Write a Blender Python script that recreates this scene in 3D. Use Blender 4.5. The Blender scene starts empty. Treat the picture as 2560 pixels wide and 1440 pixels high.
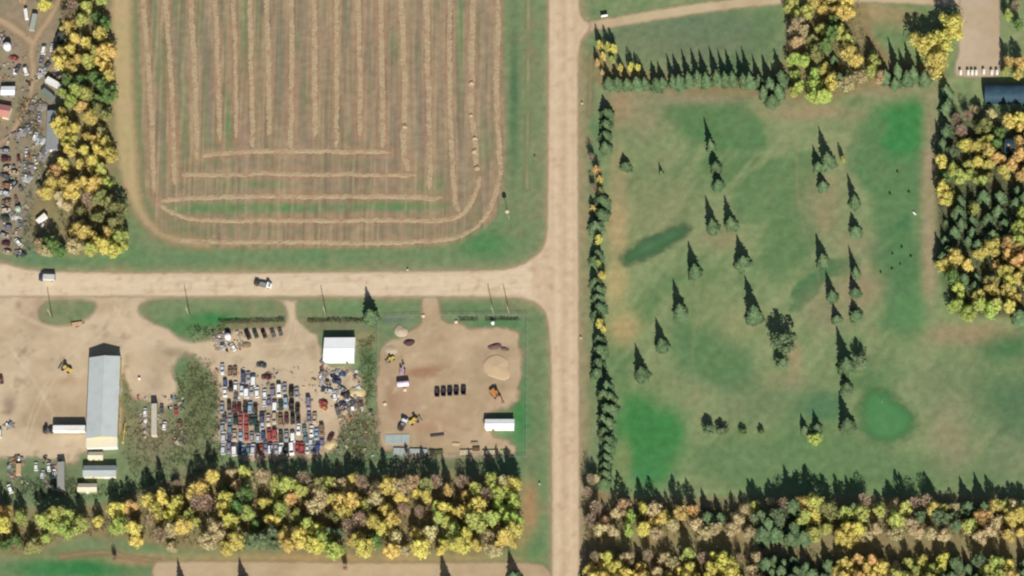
import bpy, bmesh, math, random
import numpy as np
from mathutils import Vector, Matrix

# ------------------------------------------------------------------ camera, sky, sun, exposure
scn = bpy.context.scene
R = math.radians
MPP = 0.18                       # metres per photograph pixel
DIST = 2000.0
TILT, AZ = R(25), R(14)          # off-nadir view from the south-south-east
CZ = np.array([math.sin(TILT)*math.sin(AZ), -math.sin(TILT)*math.cos(AZ), math.cos(TILT)])
CX = np.cross([0, 1, 0], CZ); CX /= np.linalg.norm(CX)
CY = np.cross(CZ, CX)
CAM = CZ*DIST
FPX = DIST/MPP
cd = bpy.data.cameras.new('camera'); cam = bpy.data.objects.new('camera', cd)
scn.collection.objects.link(cam)
cam.matrix_world = Matrix(((CX[0], CY[0], CZ[0], CAM[0]), (CX[1], CY[1], CZ[1], CAM[1]),
                           (CX[2], CY[2], CZ[2], CAM[2]), (0, 0, 0, 1)))
cd.sensor_width = 36; cd.lens = 36*FPX/2560
cd.clip_start = 10; cd.clip_end = 12000
scn.camera = cam

SUN_EL, SUN_AZ = R(34), R(169)   # azimuth clockwise from north (+Y)
wd = bpy.data.worlds.new('World'); scn.world = wd; wd.use_nodes = True
nt = wd.node_tree
sky = nt.nodes.new('ShaderNodeTexSky'); sky.sky_type = 'NISHITA'; sky.sun_disc = False
sky.sun_elevation = SUN_EL; sky.sun_rotation = SUN_AZ
nt.links.new(sky.outputs[0], nt.nodes['Background'].inputs[0])
nt.nodes['Background'].inputs[1].default_value = 0.05
ld = bpy.data.lights.new('sun', 'SUN'); ld.energy = 4.85; ld.angle = R(0.5); ld.color = (1, 0.95, 0.86)
sun = bpy.data.objects.new('sun', ld); scn.collection.objects.link(sun)
sdir = Vector((math.sin(SUN_AZ)*math.cos(SUN_EL), math.cos(SUN_AZ)*math.cos(SUN_EL), math.sin(SUN_EL)))
sun.rotation_euler = sdir.to_track_quat('Z', 'Y').to_euler()
sun.location = sdir*300
vs = scn.view_settings
vs.view_transform = 'Standard'; vs.look = 'None'; vs.gamma = 1; vs.use_curve_mapping = False
vs.exposure = 0.45
scn.cycles.filter_width = 2.2
scn.cycles.max_bounces = 5; scn.cycles.transparent_max_bounces = 12
K = 1.38                          # lit level of a flat surface at this exposure: photo colour -> base colour

rnd = random.Random(7)
COL = scn.collection

# ------------------------------------------------------------------ pixel <-> place
def G(px, py, z=0.0):
    d = CX*(px-1280)/FPX + CY*(720-py)/FPX - CZ
    t = (z-CAM[2])/d[2]
    p = CAM+d*t
    return Vector((p[0], p[1], z))
def to_px(x, y, z=0.0):
    dx, dy, dz = x-CAM[0], y-CAM[1], z-CAM[2]
    u = dx*CX[0]+dy*CX[1]+dz*CX[2]; v = dx*CY[0]+dy*CY[1]+dz*CY[2]; w = -(dx*CZ[0]+dy*CZ[1]+dz*CZ[2])
    return 1280+FPX*u/w, 720-FPX*v/w
def heading(px, py, dpx, dpy):    # world angle of an image direction on the ground
    a, b = G(px, py), G(px+dpx, py+dpy)
    return math.atan2(b.y-a.y, b.x-a.x)

# ------------------------------------------------------------------ colour + material helpers
def lin1(c):
    c /= 255.0
    return c/12.92 if c <= 0.04045 else ((c+0.055)/1.055)**2.4
def alb(r, g, b, k=None):
    k = k or K
    return tuple(min(0.85, lin1(v)/k) for v in (r, g, b))
MATS = {}
def nd(t, kind, **kw):
    n = t.nodes.new(kind)
    for k, v in kw.items(): setattr(n, k, v)
    return n
def mat(name, col, rough=0.8, var=0.18, scale=1.5, metal=0.0, bump=0.0, dirt=None, dirt_amt=0.0, spec=0.3):
    if name in MATS: return MATS[name]
    m = bpy.data.materials.new(name); m.use_nodes = True; t = m.node_tree
    b = t.nodes['Principled BSDF']
    b.inputs['Roughness'].default_value = rough; b.inputs['Metallic'].default_value = metal
    b.inputs['Specular IOR Level'].default_value = spec
    g = nd(t, 'ShaderNodeNewGeometry')
    n = nd(t, 'ShaderNodeTexNoise'); n.inputs['Scale'].default_value = scale; n.inputs['Detail'].default_value = 5
    t.links.new(g.outputs['Position'], n.inputs['Vector'])
    mx = nd(t, 'ShaderNodeMix', data_type='RGBA')
    t.links.new(n.outputs['Fac'], mx.inputs[0])
    mx.inputs[6].default_value = (*[c*(1-var) for c in col], 1)
    mx.inputs[7].default_value = (*[min(0.9, c*(1+var)) for c in col], 1)
    out = mx.outputs[2]
    if dirt:
        n2 = nd(t, 'ShaderNodeTexNoise'); n2.inputs['Scale'].default_value = scale*0.45; n2.inputs['Detail'].default_value = 6
        t.links.new(g.outputs['Position'], n2.inputs['Vector'])
        r = nd(t, 'ShaderNodeValToRGB'); r.color_ramp.elements[0].position = 0.48; r.color_ramp.elements[1].position = 0.72
        t.links.new(n2.outputs['Fac'], r.inputs[0])
        ml = nd(t, 'ShaderNodeMath', operation='MULTIPLY'); ml.inputs[1].default_value = dirt_amt
        t.links.new(r.outputs[0], ml.inputs[0])
        m2 = nd(t, 'ShaderNodeMix', data_type='RGBA'); t.links.new(ml.outputs[0], m2.inputs[0])
        t.links.new(out, m2.inputs[6]); m2.inputs[7].default_value = (*dirt, 1); out = m2.outputs[2]
    t.links.new(out, b.inputs['Base Color'])
    if bump:
        bp = nd(t, 'ShaderNodeBump'); bp.inputs['Strength'].default_value = bump; bp.inputs['Distance'].default_value = 0.15
        t.links.new(n.outputs['Fac'], bp.inputs['Height']); t.links.new(bp.outputs[0], b.inputs['Normal'])
    MATS[name] = m
    return m
def roof_mat(name, col, axis, rough=0.55, rust=0.25, metal=0.0, pitch=0.9):
    """sheet-metal roofing: ribs as relief, weathering streaks running down the slope"""
    if name in MATS: return MATS[name]
    m = mat(name, col, rough, 0.07, 0.6, metal, dirt=tuple(c*0.72*f for c, f in zip(col, (1.0, .95, .86))), dirt_amt=rust)
    t = m.node_tree; b = t.nodes['Principled BSDF']
    g = nd(t, 'ShaderNodeNewGeometry')
    w = nd(t, 'ShaderNodeTexWave', bands_direction='Y' if axis == 'y' else 'X'); w.inputs['Scale'].default_value = 0.314/pitch
    t.links.new(g.outputs['Position'], w.inputs['Vector'])
    bp = nd(t, 'ShaderNodeBump'); bp.inputs['Strength'].default_value = 0.35; bp.inputs['Distance'].default_value = 0.06
    t.links.new(w.outputs['Fac'], bp.inputs['Height']); t.links.new(bp.outputs[0], b.inputs['Normal'])
    return m
def leaf_mat(name, col, hue=0.02, val=0.25, trans=0.5):
    if name in MATS: return MATS[name]
    m = bpy.data.materials.new(name); m.use_nodes = True; t = m.node_tree
    t.nodes.remove(t.nodes['Principled BSDF']); out = t.nodes['Material Output']
    g = nd(t, 'ShaderNodeNewGeometry'); oi = nd(t, 'ShaderNodeObjectInfo')
    hs = nd(t, 'ShaderNodeHueSaturation'); hs.inputs['Color'].default_value = (*col, 1)
    mr = nd(t, 'ShaderNodeMapRange'); mr.inputs[3].default_value = 1-val; mr.inputs[4].default_value = 1+val
    t.links.new(g.outputs['Random Per Island'], mr.inputs[0])
    mo = nd(t, 'ShaderNodeMapRange'); mo.inputs[3].default_value = 0.82; mo.inputs[4].default_value = 1.15
    t.links.new(oi.outputs['Random'], mo.inputs[0])
    mm = nd(t, 'ShaderNodeMath', operation='MULTIPLY'); t.links.new(mr.outputs[0], mm.inputs[0]); t.links.new(mo.outputs[0], mm.inputs[1])
    t.links.new(mm.outputs[0], hs.inputs['Value'])
    ai = nd(t, 'ShaderNodeMath', operation='MULTIPLY'); ai.inputs[1].default_value = 0.55; t.links.new(g.outputs['Random Per Island'], ai.inputs[0])
    ad = nd(t, 'ShaderNodeMath', operation='MULTIPLY_ADD'); ad.inputs[1].default_value = 7.31
    t.links.new(oi.outputs['Random'], ad.inputs[0]); t.links.new(ai.outputs[0], ad.inputs[2])
    fr = nd(t, 'ShaderNodeMath', operation='FRACT'); t.links.new(ad.outputs[0], fr.inputs[0])
    mh = nd(t, 'ShaderNodeMapRange'); mh.inputs[3].default_value = 0.5-hue; mh.inputs[4].default_value = 0.5+hue
    t.links.new(fr.outputs[0], mh.inputs[0]); t.links.new(mh.outputs[0], hs.inputs['Hue'])
    d = nd(t, 'ShaderNodeBsdfDiffuse'); tr = nd(t, 'ShaderNodeBsdfTranslucent')
    t.links.new(hs.outputs[0], d.inputs[0]); t.links.new(hs.outputs[0], tr.inputs[0])
    ms = nd(t, 'ShaderNodeMixShader'); ms.inputs[0].default_value = trans
    t.links.new(d.outputs[0], ms.inputs[1]); t.links.new(tr.outputs[0], ms.inputs[2])
    t.links.new(ms.outputs[0], out.inputs['Surface'])
    MATS[name] = m
    return m

# ------------------------------------------------------------------ numpy noise and outlines
def vnoise(x, y, seed=0):
    rs = np.random.RandomState(seed); L = rs.rand(256, 256).astype(np.float32)
    xi = np.floor(x).astype(int); yi = np.floor(y).astype(int); fx = x-xi; fy = y-yi
    fx = fx*fx*(3-2*fx); fy = fy*fy*(3-2*fy)
    a = L[xi % 256, yi % 256]; b = L[(xi+1) % 256, yi % 256]; c = L[xi % 256, (yi+1) % 256]; d = L[(xi+1) % 256, (yi+1) % 256]
    return (a*(1-fx)+b*fx)*(1-fy)+(c*(1-fx)+d*fx)*fy
def fbm(x, y, s, seed=0, o=4):
    v = 0; a = 0.5; t = 0
    for k in range(o):
        v = v+a*vnoise(x/s*2**k, y/s*2**k, seed+k); t += a; a *= 0.55
    return v/t
def chaikin(P, n=2, closed=True):
    P = [tuple(p) for p in P]
    for _ in range(n):
        Q = []; m = len(P)
        for i in range(m if closed else m-1):
            a, b = P[i], P[(i+1) % m]
            Q += [(a[0]*.75+b[0]*.25, a[1]*.75+b[1]*.25), (a[0]*.25+b[0]*.75, a[1]*.25+b[1]*.75)]
        if not closed: Q = [P[0]]+Q+[P[-1]]
        P = Q
    return P
def sd_poly(P, X, Y):
    d = np.full(X.shape, 1e9); ins = np.zeros(X.shape, bool); n = len(P)
    for i in range(n):
        ax, ay = P[i]; bx, by = P[(i+1) % n]
        ex, ey = bx-ax, by-ay; L = ex*ex+ey*ey+1e-9
        t = np.clip(((X-ax)*ex+(Y-ay)*ey)/L, 0, 1)
        d = np.minimum(d, (X-ax-t*ex)**2+(Y-ay-t*ey)**2)
        c = ((ay > Y) != (by > Y)) & (X < (bx-ax)*(Y-ay)/(by-ay+1e-12)+ax)
        ins ^= c
    return np.where(ins, -1, 1)*np.sqrt(d)
def sd_line(P, X, Y, w):
    d = np.full(X.shape, 1e9)
    for (ax, ay), (bx, by) in zip(P[:-1], P[1:]):
        ex, ey = bx-ax, by-ay; L = ex*ex+ey*ey+1e-9
        t = np.clip(((X-ax)*ex+(Y-ay)*ey)/L, 0, 1)
        d = np.minimum(d, (X-ax-t*ex)**2+(Y-ay-t*ey)**2)
    return np.sqrt(d)-w
def inside(P, x, y):
    c = False; n = len(P)
    for i in range(n):
        ax, ay = P[i]; bx, by = P[(i+1) % n]
        if (ay > y) != (by > y) and x < (bx-ax)*(y-ay)/(by-ay)+ax: c = not c
    return c
def A3(c): return np.array(alb(*c))

# ------------------------------------------------------------------ outlines of the place (photograph pixels, all on the ground)
NS_ROAD = [(1371, -400), (1369, 560), (1362, 610), (1340, 640), (1300, 664), (1250, 676), (900, 680), (400, 682), (140, 680), (60, 672), (0, 655), (-400, 655),
           (-400, 742), (0, 742), (700, 742), (1290, 742), (1340, 756), (1366, 785), (1374, 840), (1378, 1000), (1380, 1900), (1452, 1900), (1448, 800), (1446, 200), (1448, 110), (1470, 82), (1478, 62), (1455, 45), (1447, 10), (1446, -400)]
W_YARD = [(-400, 735), (742, 735), (738, 800), (768, 828), (800, 850), (806, 912), (892, 912), (912, 990), (905, 1030), (855, 1060), (830, 1150), (535, 1150), (545, 925), (480, 885), (432, 905), (440, 960),
          (425, 1030), (372, 1000), (330, 1000), (305, 900), (300, 1120), (205, 1125), (195, 1170), (130, 1160), (70, 1140), (-400, 1140)]
ISL = [chaikin([(92, 785), (112, 752), (170, 747), (235, 750), (243, 775), (205, 806), (150, 815), (105, 808)], 2),
       chaikin([(342, 770), (365, 745), (520, 742), (690, 742), (716, 765), (718, 800), (706, 822), (640, 818), (560, 830), (520, 855), (455, 855), (420, 820), (360, 800)], 2),
       chaikin([(757, 785), (775, 748), (880, 744), (1030, 746), (1056, 775), (1048, 800), (1010, 835), (950, 850), (905, 850), (880, 828), (800, 828), (770, 815)], 2)]
E_YARD = [(1052, 738), (1098, 738), (1100, 775), (1112, 800), (1160, 812), (1195, 828), (1290, 818), (1303, 880), (1306, 960), (1292, 1018), (1212, 1046), (1216, 1085), (1282, 1112), (1284, 1142), (962, 1142), (944, 1080), (938, 905), (955, 862), (1005, 842), (1046, 812), (1056, 780)]
FIELD = [(330, -400), (345, 60), (352, 300), (362, 480), (385, 560), (440, 610), (520, 622), (1120, 620), (1200, 590), (1250, 530), (1268, 420), (1262, 200), (1255, -400)]
TRACK = [(303, -300), (303, 60), (308, 250), (318, 400), (335, 500), (372, 568), (430, 600), (520, 612)]
LOT_NE = [(2395, -300), (2500, -300), (2500, 60), (2505, 150), (2500, 195), (2390, 195), (2385, 170), (2400, 120)]
DRIVE = [(1440, 75), (1500, 62), (1580, 48), (1760, 18), (1950, -4), (2200, -8), (2400, 6)]
LANE = [(375, 1406), (420, 1402), (700, 1404), (1000, 1408), (1300, 1404), (1378, 1414), (1390, 1500), (395, 1500)]
SIDE_PATH = [(1478, 140), (1476, 210), (1474, 285)]
DITCH_TRACK = [(1322, -300), (1321, 100), (1320, 280), (1318, 380), (1318, 470)]
SWATHS = [
 [(440, 600), (520, 606), (700, 604), (900, 608), (1110, 604), (1180, 580), (1225, 530), (1247, 460), (1250, 380), (1240, 250), (1246, 120), (1245, -90)],
 [(392, 500), (420, 528), (470, 548), (560, 553), (700, 550), (860, 552), (1000, 549), (1120, 553), (1165, 532), (1192, 480), (1200, 440)],
 [(395, 505), (440, 497), (560, 492), (700, 490), (850, 492), (1000, 490), (1105, 496)],
 [(450, 437), (560, 438), (700, 434), (860, 437), (1040, 438)],
 [(498, 390), (560, 383), (700, 376), (860, 379), (980, 381)],
 [(350, -90), (362, 60), (372, 160), (380, 330), (385, 480)],
 [(408, -90), (417, 40), (426, 160), (432, 300), (437, 462)],
 [(473, -90), (480, 60), (486, 160), (490, 300), (492, 398)],
 [(537, -90), (541, 60), (546, 200), (551, 350)],
 [(582, -90), (586, 60), (590, 200), (591, 345)],
 [(624, -90), (626, 60), (629, 200), (632, 370)],
 [(666, -90), (668, 60), (672, 200), (671, 338)],
 [(727, -90), (728, 60), (730, 200), (727, 372)],
 [(786, -90), (786, 100), (788, 250), (787, 342)],
 [(840, -90), (840, 100), (842, 250), (840, 370)],
 [(896, -90), (897, 100), (902, 230), (898, 340)],
 [(951, -90), (953, 100), (958, 250), (957, 370)],
 [(1000, -90), (1005, 80), (1014, 220), (1010, 320), (1009, 380), (1022, 428)],
 [(1066, -90), (1068, 100), (1072, 280), (1075, 474)],
 [(1126, -90), (1124, 100), (1123, 250), (1130, 400), (1136, 500), (1150, 528)],
 [(1182, -90), (1180, 100), (1178, 250), (1186, 350), (1191, 430)],
]
TREE_FLOORS = [
 [(-400, 1275), (60, 1270), (240, 1262), (330, 1240), (400, 1205), (560, 1165), (700, 1180), (900, 1190), (1100, 1180), (1280, 1190), (1300, 1320), (1290, 1385), (1000, 1390), (640, 1382), (420, 1372), (330, 1352), (250, 1335), (180, 1345), (100, 1385), (-400, 1385)],
 [(1452, 1200), (1560, 1250), (1900, 1240), (2300, 1240), (3000, 1230), (3000, 1900), (1458, 1900)],
 [(2348, 330), (2440, 280), (3000, 230), (3000, 790), (2440, 798), (2375, 772), (2345, 620), (2340, 480)],
 [(150, -300), (268, -300), (275, 200), (285, 470), (325, 600), (310, 630), (180, 640), (90, 630), (60, 560), (120, 430), (150, 300)],
 [(1965, -100), (2140, -100), (2205, 160), (2370, 160), (2360, 200), (2140, 225), (2050, 262), (1970, 255), (1900, 240), (1540, 225), (1480, 210), (1480, 100), (1560, 180), (1900, 190), (1970, 150)],
]

# ------------------------------------------------------------------ the ground: one sheet out to the horizon
def axis(lo, hi, step):
    core = list(np.arange(lo, hi+step, step)); out = []; s = step; a = lo
    left = []
    while a > -6000: s *= 1.6; a -= s; left.append(a)
    s = step; b = core[-1]; right = []
    while b < 6000: s *= 1.6; b += s; right.append(b)
    return np.array(left[::-1]+core+right)
def grid_mesh(name, xs, ys, z, keep=None):
    nx, ny = len(xs), len(ys)
    X, Y = np.meshgrid(xs, ys)
    V = np.stack([X.ravel(), Y.ravel(), np.full(X.size, z)], 1)
    i = np.arange(nx*ny).reshape(ny, nx)
    F = np.stack([i[:-1, :-1].ravel(), i[:-1, 1:].ravel(), i[1:, 1:].ravel(), i[1:, :-1].ravel()], 1)
    if keep is not None:
        F = F[keep.ravel()]
        used = np.unique(F); rm = np.full(nx*ny, -1); rm[used] = np.arange(len(used)); F = rm[F]; V = V[used]
    else: used = np.arange(nx*ny)
    me = bpy.data.meshes.new(name)
    me.vertices.add(len(V)); me.vertices.foreach_set('co', V.astype(np.float32).ravel())
    me.loops.add(F.size); me.loops.foreach_set('vertex_index', F.astype(np.int32).ravel())
    me.polygons.add(len(F)); me.polygons.foreach_set('loop_start', np.arange(0, F.size, 4, dtype=np.int32))
    me.update(calc_edges=True)
    return me, used
def set_col(me, C, edge=None):
    a = me.color_attributes.new('tint', 'FLOAT_COLOR', 'POINT')
    a.data.foreach_set('color', np.concatenate([C, np.ones((len(C), 1))], 1).astype(np.float32).ravel())
    if edge is not None:
        e = me.attributes.new('edge', 'FLOAT', 'POINT'); e.data.foreach_set('value', edge.astype(np.float32))
def soil_mat(name, grain=0.22, scale=2.5, soft=None, bump=0.4, stretch=None):
    m = bpy.data.materials.new(name); m.use_nodes = True; t = m.node_tree; b = t.nodes['Principled BSDF']
    b.inputs['Roughness'].default_value = 0.95; b.inputs['Specular IOR Level'].default_value = 0.1
    at = nd(t, 'ShaderNodeAttribute', attribute_name='tint')
    g = nd(t, 'ShaderNodeNewGeometry')
    v = g.outputs['Position']
    if stretch:
        vm = nd(t, 'ShaderNodeVectorMath', operation='MULTIPLY'); vm.inputs[1].default_value = stretch
        t.links.new(v, vm.inputs[0]); v = vm.outputs[0]
    n = nd(t, 'ShaderNodeTexNoise'); n.inputs['Scale'].default_value = scale; n.inputs['Detail'].default_value = 6; n.inputs['Roughness'].default_value = 0.65
    n2 = nd(t, 'ShaderNodeTexNoise'); n2.inputs['Scale'].default_value = scale*0.13; n2.inputs['Detail'].default_value = 5
    t.links.new(v, n.inputs['Vector']); t.links.new(v, n2.inputs['Vector'])
    av = nd(t, 'ShaderNodeMath', operation='ADD'); t.links.new(n.outputs['Fac'], av.inputs[0]); t.links.new(n2.outputs['Fac'], av.inputs[1])
    mr = nd(t, 'ShaderNodeMapRange'); mr.inputs[1].default_value = 0.7; mr.inputs[2].default_value = 1.3; mr.inputs[3].default_value = 1-grain; mr.inputs[4].default_value = 1+grain
    t.links.new(av.outputs[0], mr.inputs[0])
    mx = nd(t, 'ShaderNodeVectorMath', operation='SCALE'); t.links.new(at.outputs['Color'], mx.inputs[0]); t.links.new(mr.outputs[0], mx.inputs['Scale'])
    t.links.new(mx.outputs[0], b.inputs['Base Color'])
    bp = nd(t, 'ShaderNodeBump'); bp.inputs['Strength'].default_value = bump; bp.inputs['Distance'].default_value = 0.12
    t.links.new(n.outputs['Fac'], bp.inputs['Height']); t.links.new(bp.outputs[0], b.inputs['Normal'])
    if soft:
        ed = nd(t, 'ShaderNodeAttribute', attribute_name='edge')
        ns = nd(t, 'ShaderNodeMath', operation='MULTIPLY_ADD'); ns.inputs[1].default_value = 1.6*soft; t.links.new(n2.outputs['Fac'], ns.inputs[0]); t.links.new(ed.outputs['Fac'], ns.inputs[2])
        mr2 = nd(t, 'ShaderNodeMapRange', interpolation_type='SMOOTHSTEP')
        mr2.inputs[1].default_value = 0.8*soft-soft; mr2.inputs[2].default_value = 0.8*soft+soft; mr2.inputs[3].default_value = 1; mr2.inputs[4].default_value = 0
        t.links.new(ns.outputs[0], mr2.inputs[0])
        tr = nd(t, 'ShaderNodeBsdfTransparent'); ms = nd(t, 'ShaderNodeMixShader')
        t.links.new(mr2.outputs[0], ms.inputs[0]); t.links.new(tr.outputs[0], ms.inputs[1]); t.links.new(b.outputs[0], ms.inputs[2])
        t.links.new(ms.outputs[0], t.nodes['Material Output'].inputs['Surface'])
    return m

def mixc(C, c, w):
    w = np.clip(w, 0, 1)[:, None]
    return C*(1-w)+np.asarray(c)[None, :]*w
def blob(X, Y, x, y, rx, ry, a=0.0):
    ca, sa = math.cos(a), math.sin(a); u = (X-x)*ca+(Y-y)*sa; v = -(X-x)*sa+(Y-y)*ca
    return np.exp(-((u/rx)**2+(v/ry)**2)**1.3)

def build_ground():
    xs = axis(-262, 262, 0.9); ys = axis(-175, 178, 0.9)
    me, used = grid_mesh('ground', xs, ys, 0.0)
    X, Y = np.meshgrid(xs, ys); X = X.ravel(); Y = Y.ravel()
    PX, PY = to_px(np.clip(X, -600, 600), np.clip(Y, -500, 500)); PX = np.clip(PX, -900, 3500); PY = np.clip(PY, -700, 2200)
    n1 = fbm(X, Y, 26, 1); n2 = fbm(X, Y, 9, 5); n3 = fbm(X+50, Y, 60, 9, 3); n4 = fbm(X, Y, 3.2, 13, 3)
    C = np.tile(A3((120, 138, 100)), (len(X), 1))
    # verge and roadside grass
    C = mixc(C, A3((100, 134, 94)), (n1-.47)*4*.7)
    C = mixc(C, A3((138, 134, 102)), (n2-.52)*4*.7)
    # golf course east of the road
    gm = 1/(1+np.exp(-(PX-1500)/8))
    Gc = np.tile(A3((131, 148, 105)), (len(X), 1))
    Gc = mixc(Gc, A3((98, 130, 86)), (n1-.46)*3.4)
    Gc = mixc(Gc, A3((138, 144, 106)), (n3-.52)*3+(n2-.52)*1.4)
    def zp(*P): return chaikin([(1440+x/1.385, 200+y/1.385) for x, y in P], 2)
    st_ = fbm((PX*.80+PY*.60)/26, (PX*.60-PY*.80)/190, 1, 71, 3)          # streaks of stronger growth running up to the right
    Gc = mixc(Gc, A3((90, 126, 80)), (st_-.52)*1.9); Gc = mixc(Gc, A3((140, 151, 109)), (.48-st_)*2.8)
    for P, c, w, st in [(zp((300, 80), (560, 60), (640, 110), (700, 230), (560, 265), (380, 215), (310, 160)), (86, 126, 80), 22, .9), (zp((545, 390), (700, 282), (850, 205), (840, 380), (700, 480), (560, 480)), (98, 130, 86), 8, .85),
            (zp((640, 480), (840, 440), (830, 560), (720, 720), (640, 660)), (96, 128, 84), 30, .8), (zp((1000, 120), (1240, 55), (1240, 230), (1185, 420), (1180, 700), (1210, 900), (1060, 880), (1070, 700), (1000, 600), (1020, 400), (950, 260)), (88, 128, 84), 20, .9),
            (zp((1060, 60), (1248, 55), (1235, 230), (1130, 310), (1050, 180)), (66, 132, 74), 36, 1.1), (zp((715, 780), (800, 695), (925, 592), (990, 592), (965, 650), (850, 712), (765, 795)), (72, 116, 76), 7, .9), (zp((1035, 545), (1100, 500), (1175, 470), (1185, 512), (1100, 545)), (76, 120, 80), 10, .8),
            (zp((145, 1130), (200, 1075), (310, 1110), (380, 1180), (375, 1300), (300, 1390), (180, 1380), (135, 1250)), (66, 130, 72), 40, 1.1), (zp((330, 900), (430, 850), (560, 890), (650, 960), (600, 1070), (450, 1050), (350, 1030)), (90, 126, 84), 26, .9),
            (zp((765, 1150), (830, 1098), (915, 1085), (925, 1180), (820, 1205)), (84, 122, 86), 9, .8), (zp((1300, 905), (1600, 870), (1600, 965), (1400, 965)), (92, 126, 86), 22, .8), (zp((1420, 1100), (1600, 1050), (1600, 1260), (1460, 1210)), (90, 120, 88), 22, .8),
            (zp((430, 1230), (900, 1230), (1150, 1290), (1500, 1330), (1500, 1420), (400, 1420)), (96, 128, 84), 34, .9), (zp((420, 60), (560, 55), (600, 90), (420, 110)), (112, 130, 92), 20, .5), (zp((1010, 560), (1150, 560), (1160, 720), (1060, 780), (1030, 640)), (84, 124, 84), 18, .7)]:
        d = sd_poly(P, PX+60*(n2-.5), PY+70*(n1-.5)); u = np.clip(.5-d/(w*1.9), 0, 1)
        Gc = mixc(Gc, A3(c), u*u*(3-2*u)*st*(.72+.3*n2+.15*n4))
    # faint mower passes along the fairways and worn cart lines
    Gc *= (1+.03*np.sin((PX*.60+PY*.80)/7.0)*(.3+n1))[:, None]
    for P in [[(1455, 330), (1600, 460), (1700, 560), (1760, 720), (1720, 900), (1780, 1130), (2000, 1180)], [(2330, 240), (2310, 500), (2322, 800), (2360, 880), (2560, 900)], [(2000, 260), (1990, 420), (2000, 560), (2060, 700), (2020, 830), (2080, 930), (2190, 940)]]:
        Gc = mixc(Gc, A3((152, 144, 112)), np.exp(-(sd_line(chaikin(P, 2, False), PX+10*(n2-.5), PY, 0)/3.2)**2)*.38*(n2*1.6))
    for (x, y, rx, ry, c, s) in [(1720, 240, 260, 22, (148, 140, 112), .8), (1600, 290, 70, 60, (150, 142, 112), .7), (1550, 270, 30, 50, (166, 140, 110), .7), (1545, 440, 26, 80, (164, 146, 112), .7), (2020, 280, 120, 22, (158, 142, 112), .8), (2200, 225, 130, 22, (150, 142, 112), .6),
            (2325, 420, 22, 190, (160, 146, 118), .8), (2325, 650, 22, 160, (165, 148, 120), .8), (2420, 835, 130, 30, (160, 136, 110), .75), (2450, 850, 60, 25, (156, 138, 110), .5),
            (2060, 500, 60, 80, (150, 138, 108), .6), (2135, 610, 60, 40, (150, 140, 112), .6), (2150, 720, 60, 60, (158, 140, 112), .8), (2060, 780, 60, 60, (146, 138, 110), .6), (1985, 900, 22, 50, (164, 142, 110), .7), (1960, 955, 60, 25, (148, 140, 108), .7),
            (1800, 600, 60, 30, (150, 142, 108), .7), (1640, 520, 130, 90, (138, 140, 104), .6), (1640, 420, 80, 60, (132, 140, 102), .5), (1560, 820, 45, 45, (178, 160, 116), .8), (1540, 700, 30, 60, (185, 165, 118), .8), (1545, 570, 30, 70, (180, 158, 118), .8),
            (1850, 800, 70, 60, (146, 148, 108), .6), (1760, 760, 90, 60, (130, 144, 100), .5), (1650, 960, 80, 50, (130, 142, 100), .4), (1900, 1000, 120, 60, (104, 126, 92), .6), 
            (1600, 1190, 60, 40, (72, 132, 82), .5), (1560, 1150, 20, 60, (140, 146, 100), .6), (2290, 790, 50, 60, (90, 140, 88), .6), (2400, 960, 140, 80, (112, 130, 96), .6), (2510, 870, 70, 40, (64, 116, 74), .7),
            (2500, 1000, 70, 60, (84, 118, 84), .7), (2380, 1100, 60, 100, (144, 142, 110), .8), (2040, 1010, 60, 40, (84, 124, 88), .6), (1900, 1150, 200, 50, (112, 138, 96), .5), (2200, 1160, 120, 40, (110, 134, 94), .5), (2520, 1150, 70, 70, (116, 128, 102), .6), (2060, 560, 26, 30, (160, 142, 112), .4),
            (1700, 110, 260, 60, (112, 126, 98), .9), (1740, 60, 200, 40, (102, 124, 96), .8), (2230, 40, 80, 30, (166, 142, 108), .6), (2180, 30, 40, 30, (172, 146, 110), .6)]:
        w = blob(PX, PY, x, y, rx, ry)*s*(0.65+0.7*n2)
        Gc = mixc(Gc, A3(c), w)
    C = C*(1-gm[:, None])+Gc*gm[:, None]
    C = mixc(C, A3((150, 138, 106)), blob(PX, PY, 1460, 720, 14, 1400)*.75*(0.4+1.1*n2))
    # the mown hay field: grey-brown stubble, greener between some rows, russet leaf litter beside the swaths
    sf = sd_poly(chaikin(FIELD, 2), PX, PY)
    Fc = np.tile(A3((152, 138, 114)), (len(X), 1))
    s1 = fbm(X/6, Y/40, 1, 21, 3); s2 = fbm(X/2.2, Y/26, 1, 27, 3)
    Fc = mixc(Fc, A3((146, 128, 116)), (s1-.48)*4)
    Fc = mixc(Fc, A3((122, 132, 98)), (s2-.55)*3.2+np.clip((PY-330)/900, 0, .3)+np.clip((800-PX)/480, 0, .7))
    dl = np.full(X.shape, 1e9)
    for s in SWATHS:
        dl = np.minimum(dl, sd_line(chaikin(s, 1, False), PX, PY, 0))
    Fc = mixc(Fc, A3((168, 134, 108)), np.exp(-(dl/17)**2)*.95*(n1*1.5))
    Fc = mixc(Fc, A3((110, 134, 96)), np.clip((dl-12)/14, 0, 1)*(s1-.52)*1.8)
    for (x, y, rx, ry, s) in [(328, 30, 14, 60, 1), (568, 300, 9, 60, .9), (345, 420, 14, 200, .6), (640, 520, 240, 13, .9), (1000, 515, 130, 13, .8), (640, 460, 90, 12, .5), (1150, 60, 10, 200, .7), (1215, 370, 14, 40, .5), (985, 120, 12, 40, .5), (1080, 460, 40, 30, .5), (610, 60, 12, 80, .5)]:
        Fc = mixc(Fc, A3((84, 138, 84)), blob(PX, PY, x, y, rx, ry)*s*(.4+n2))
    Fc = mixc(Fc, A3((166, 140, 112)), np.exp(-((sf+16)/12)**2)*.7*(.4+n1))
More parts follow.
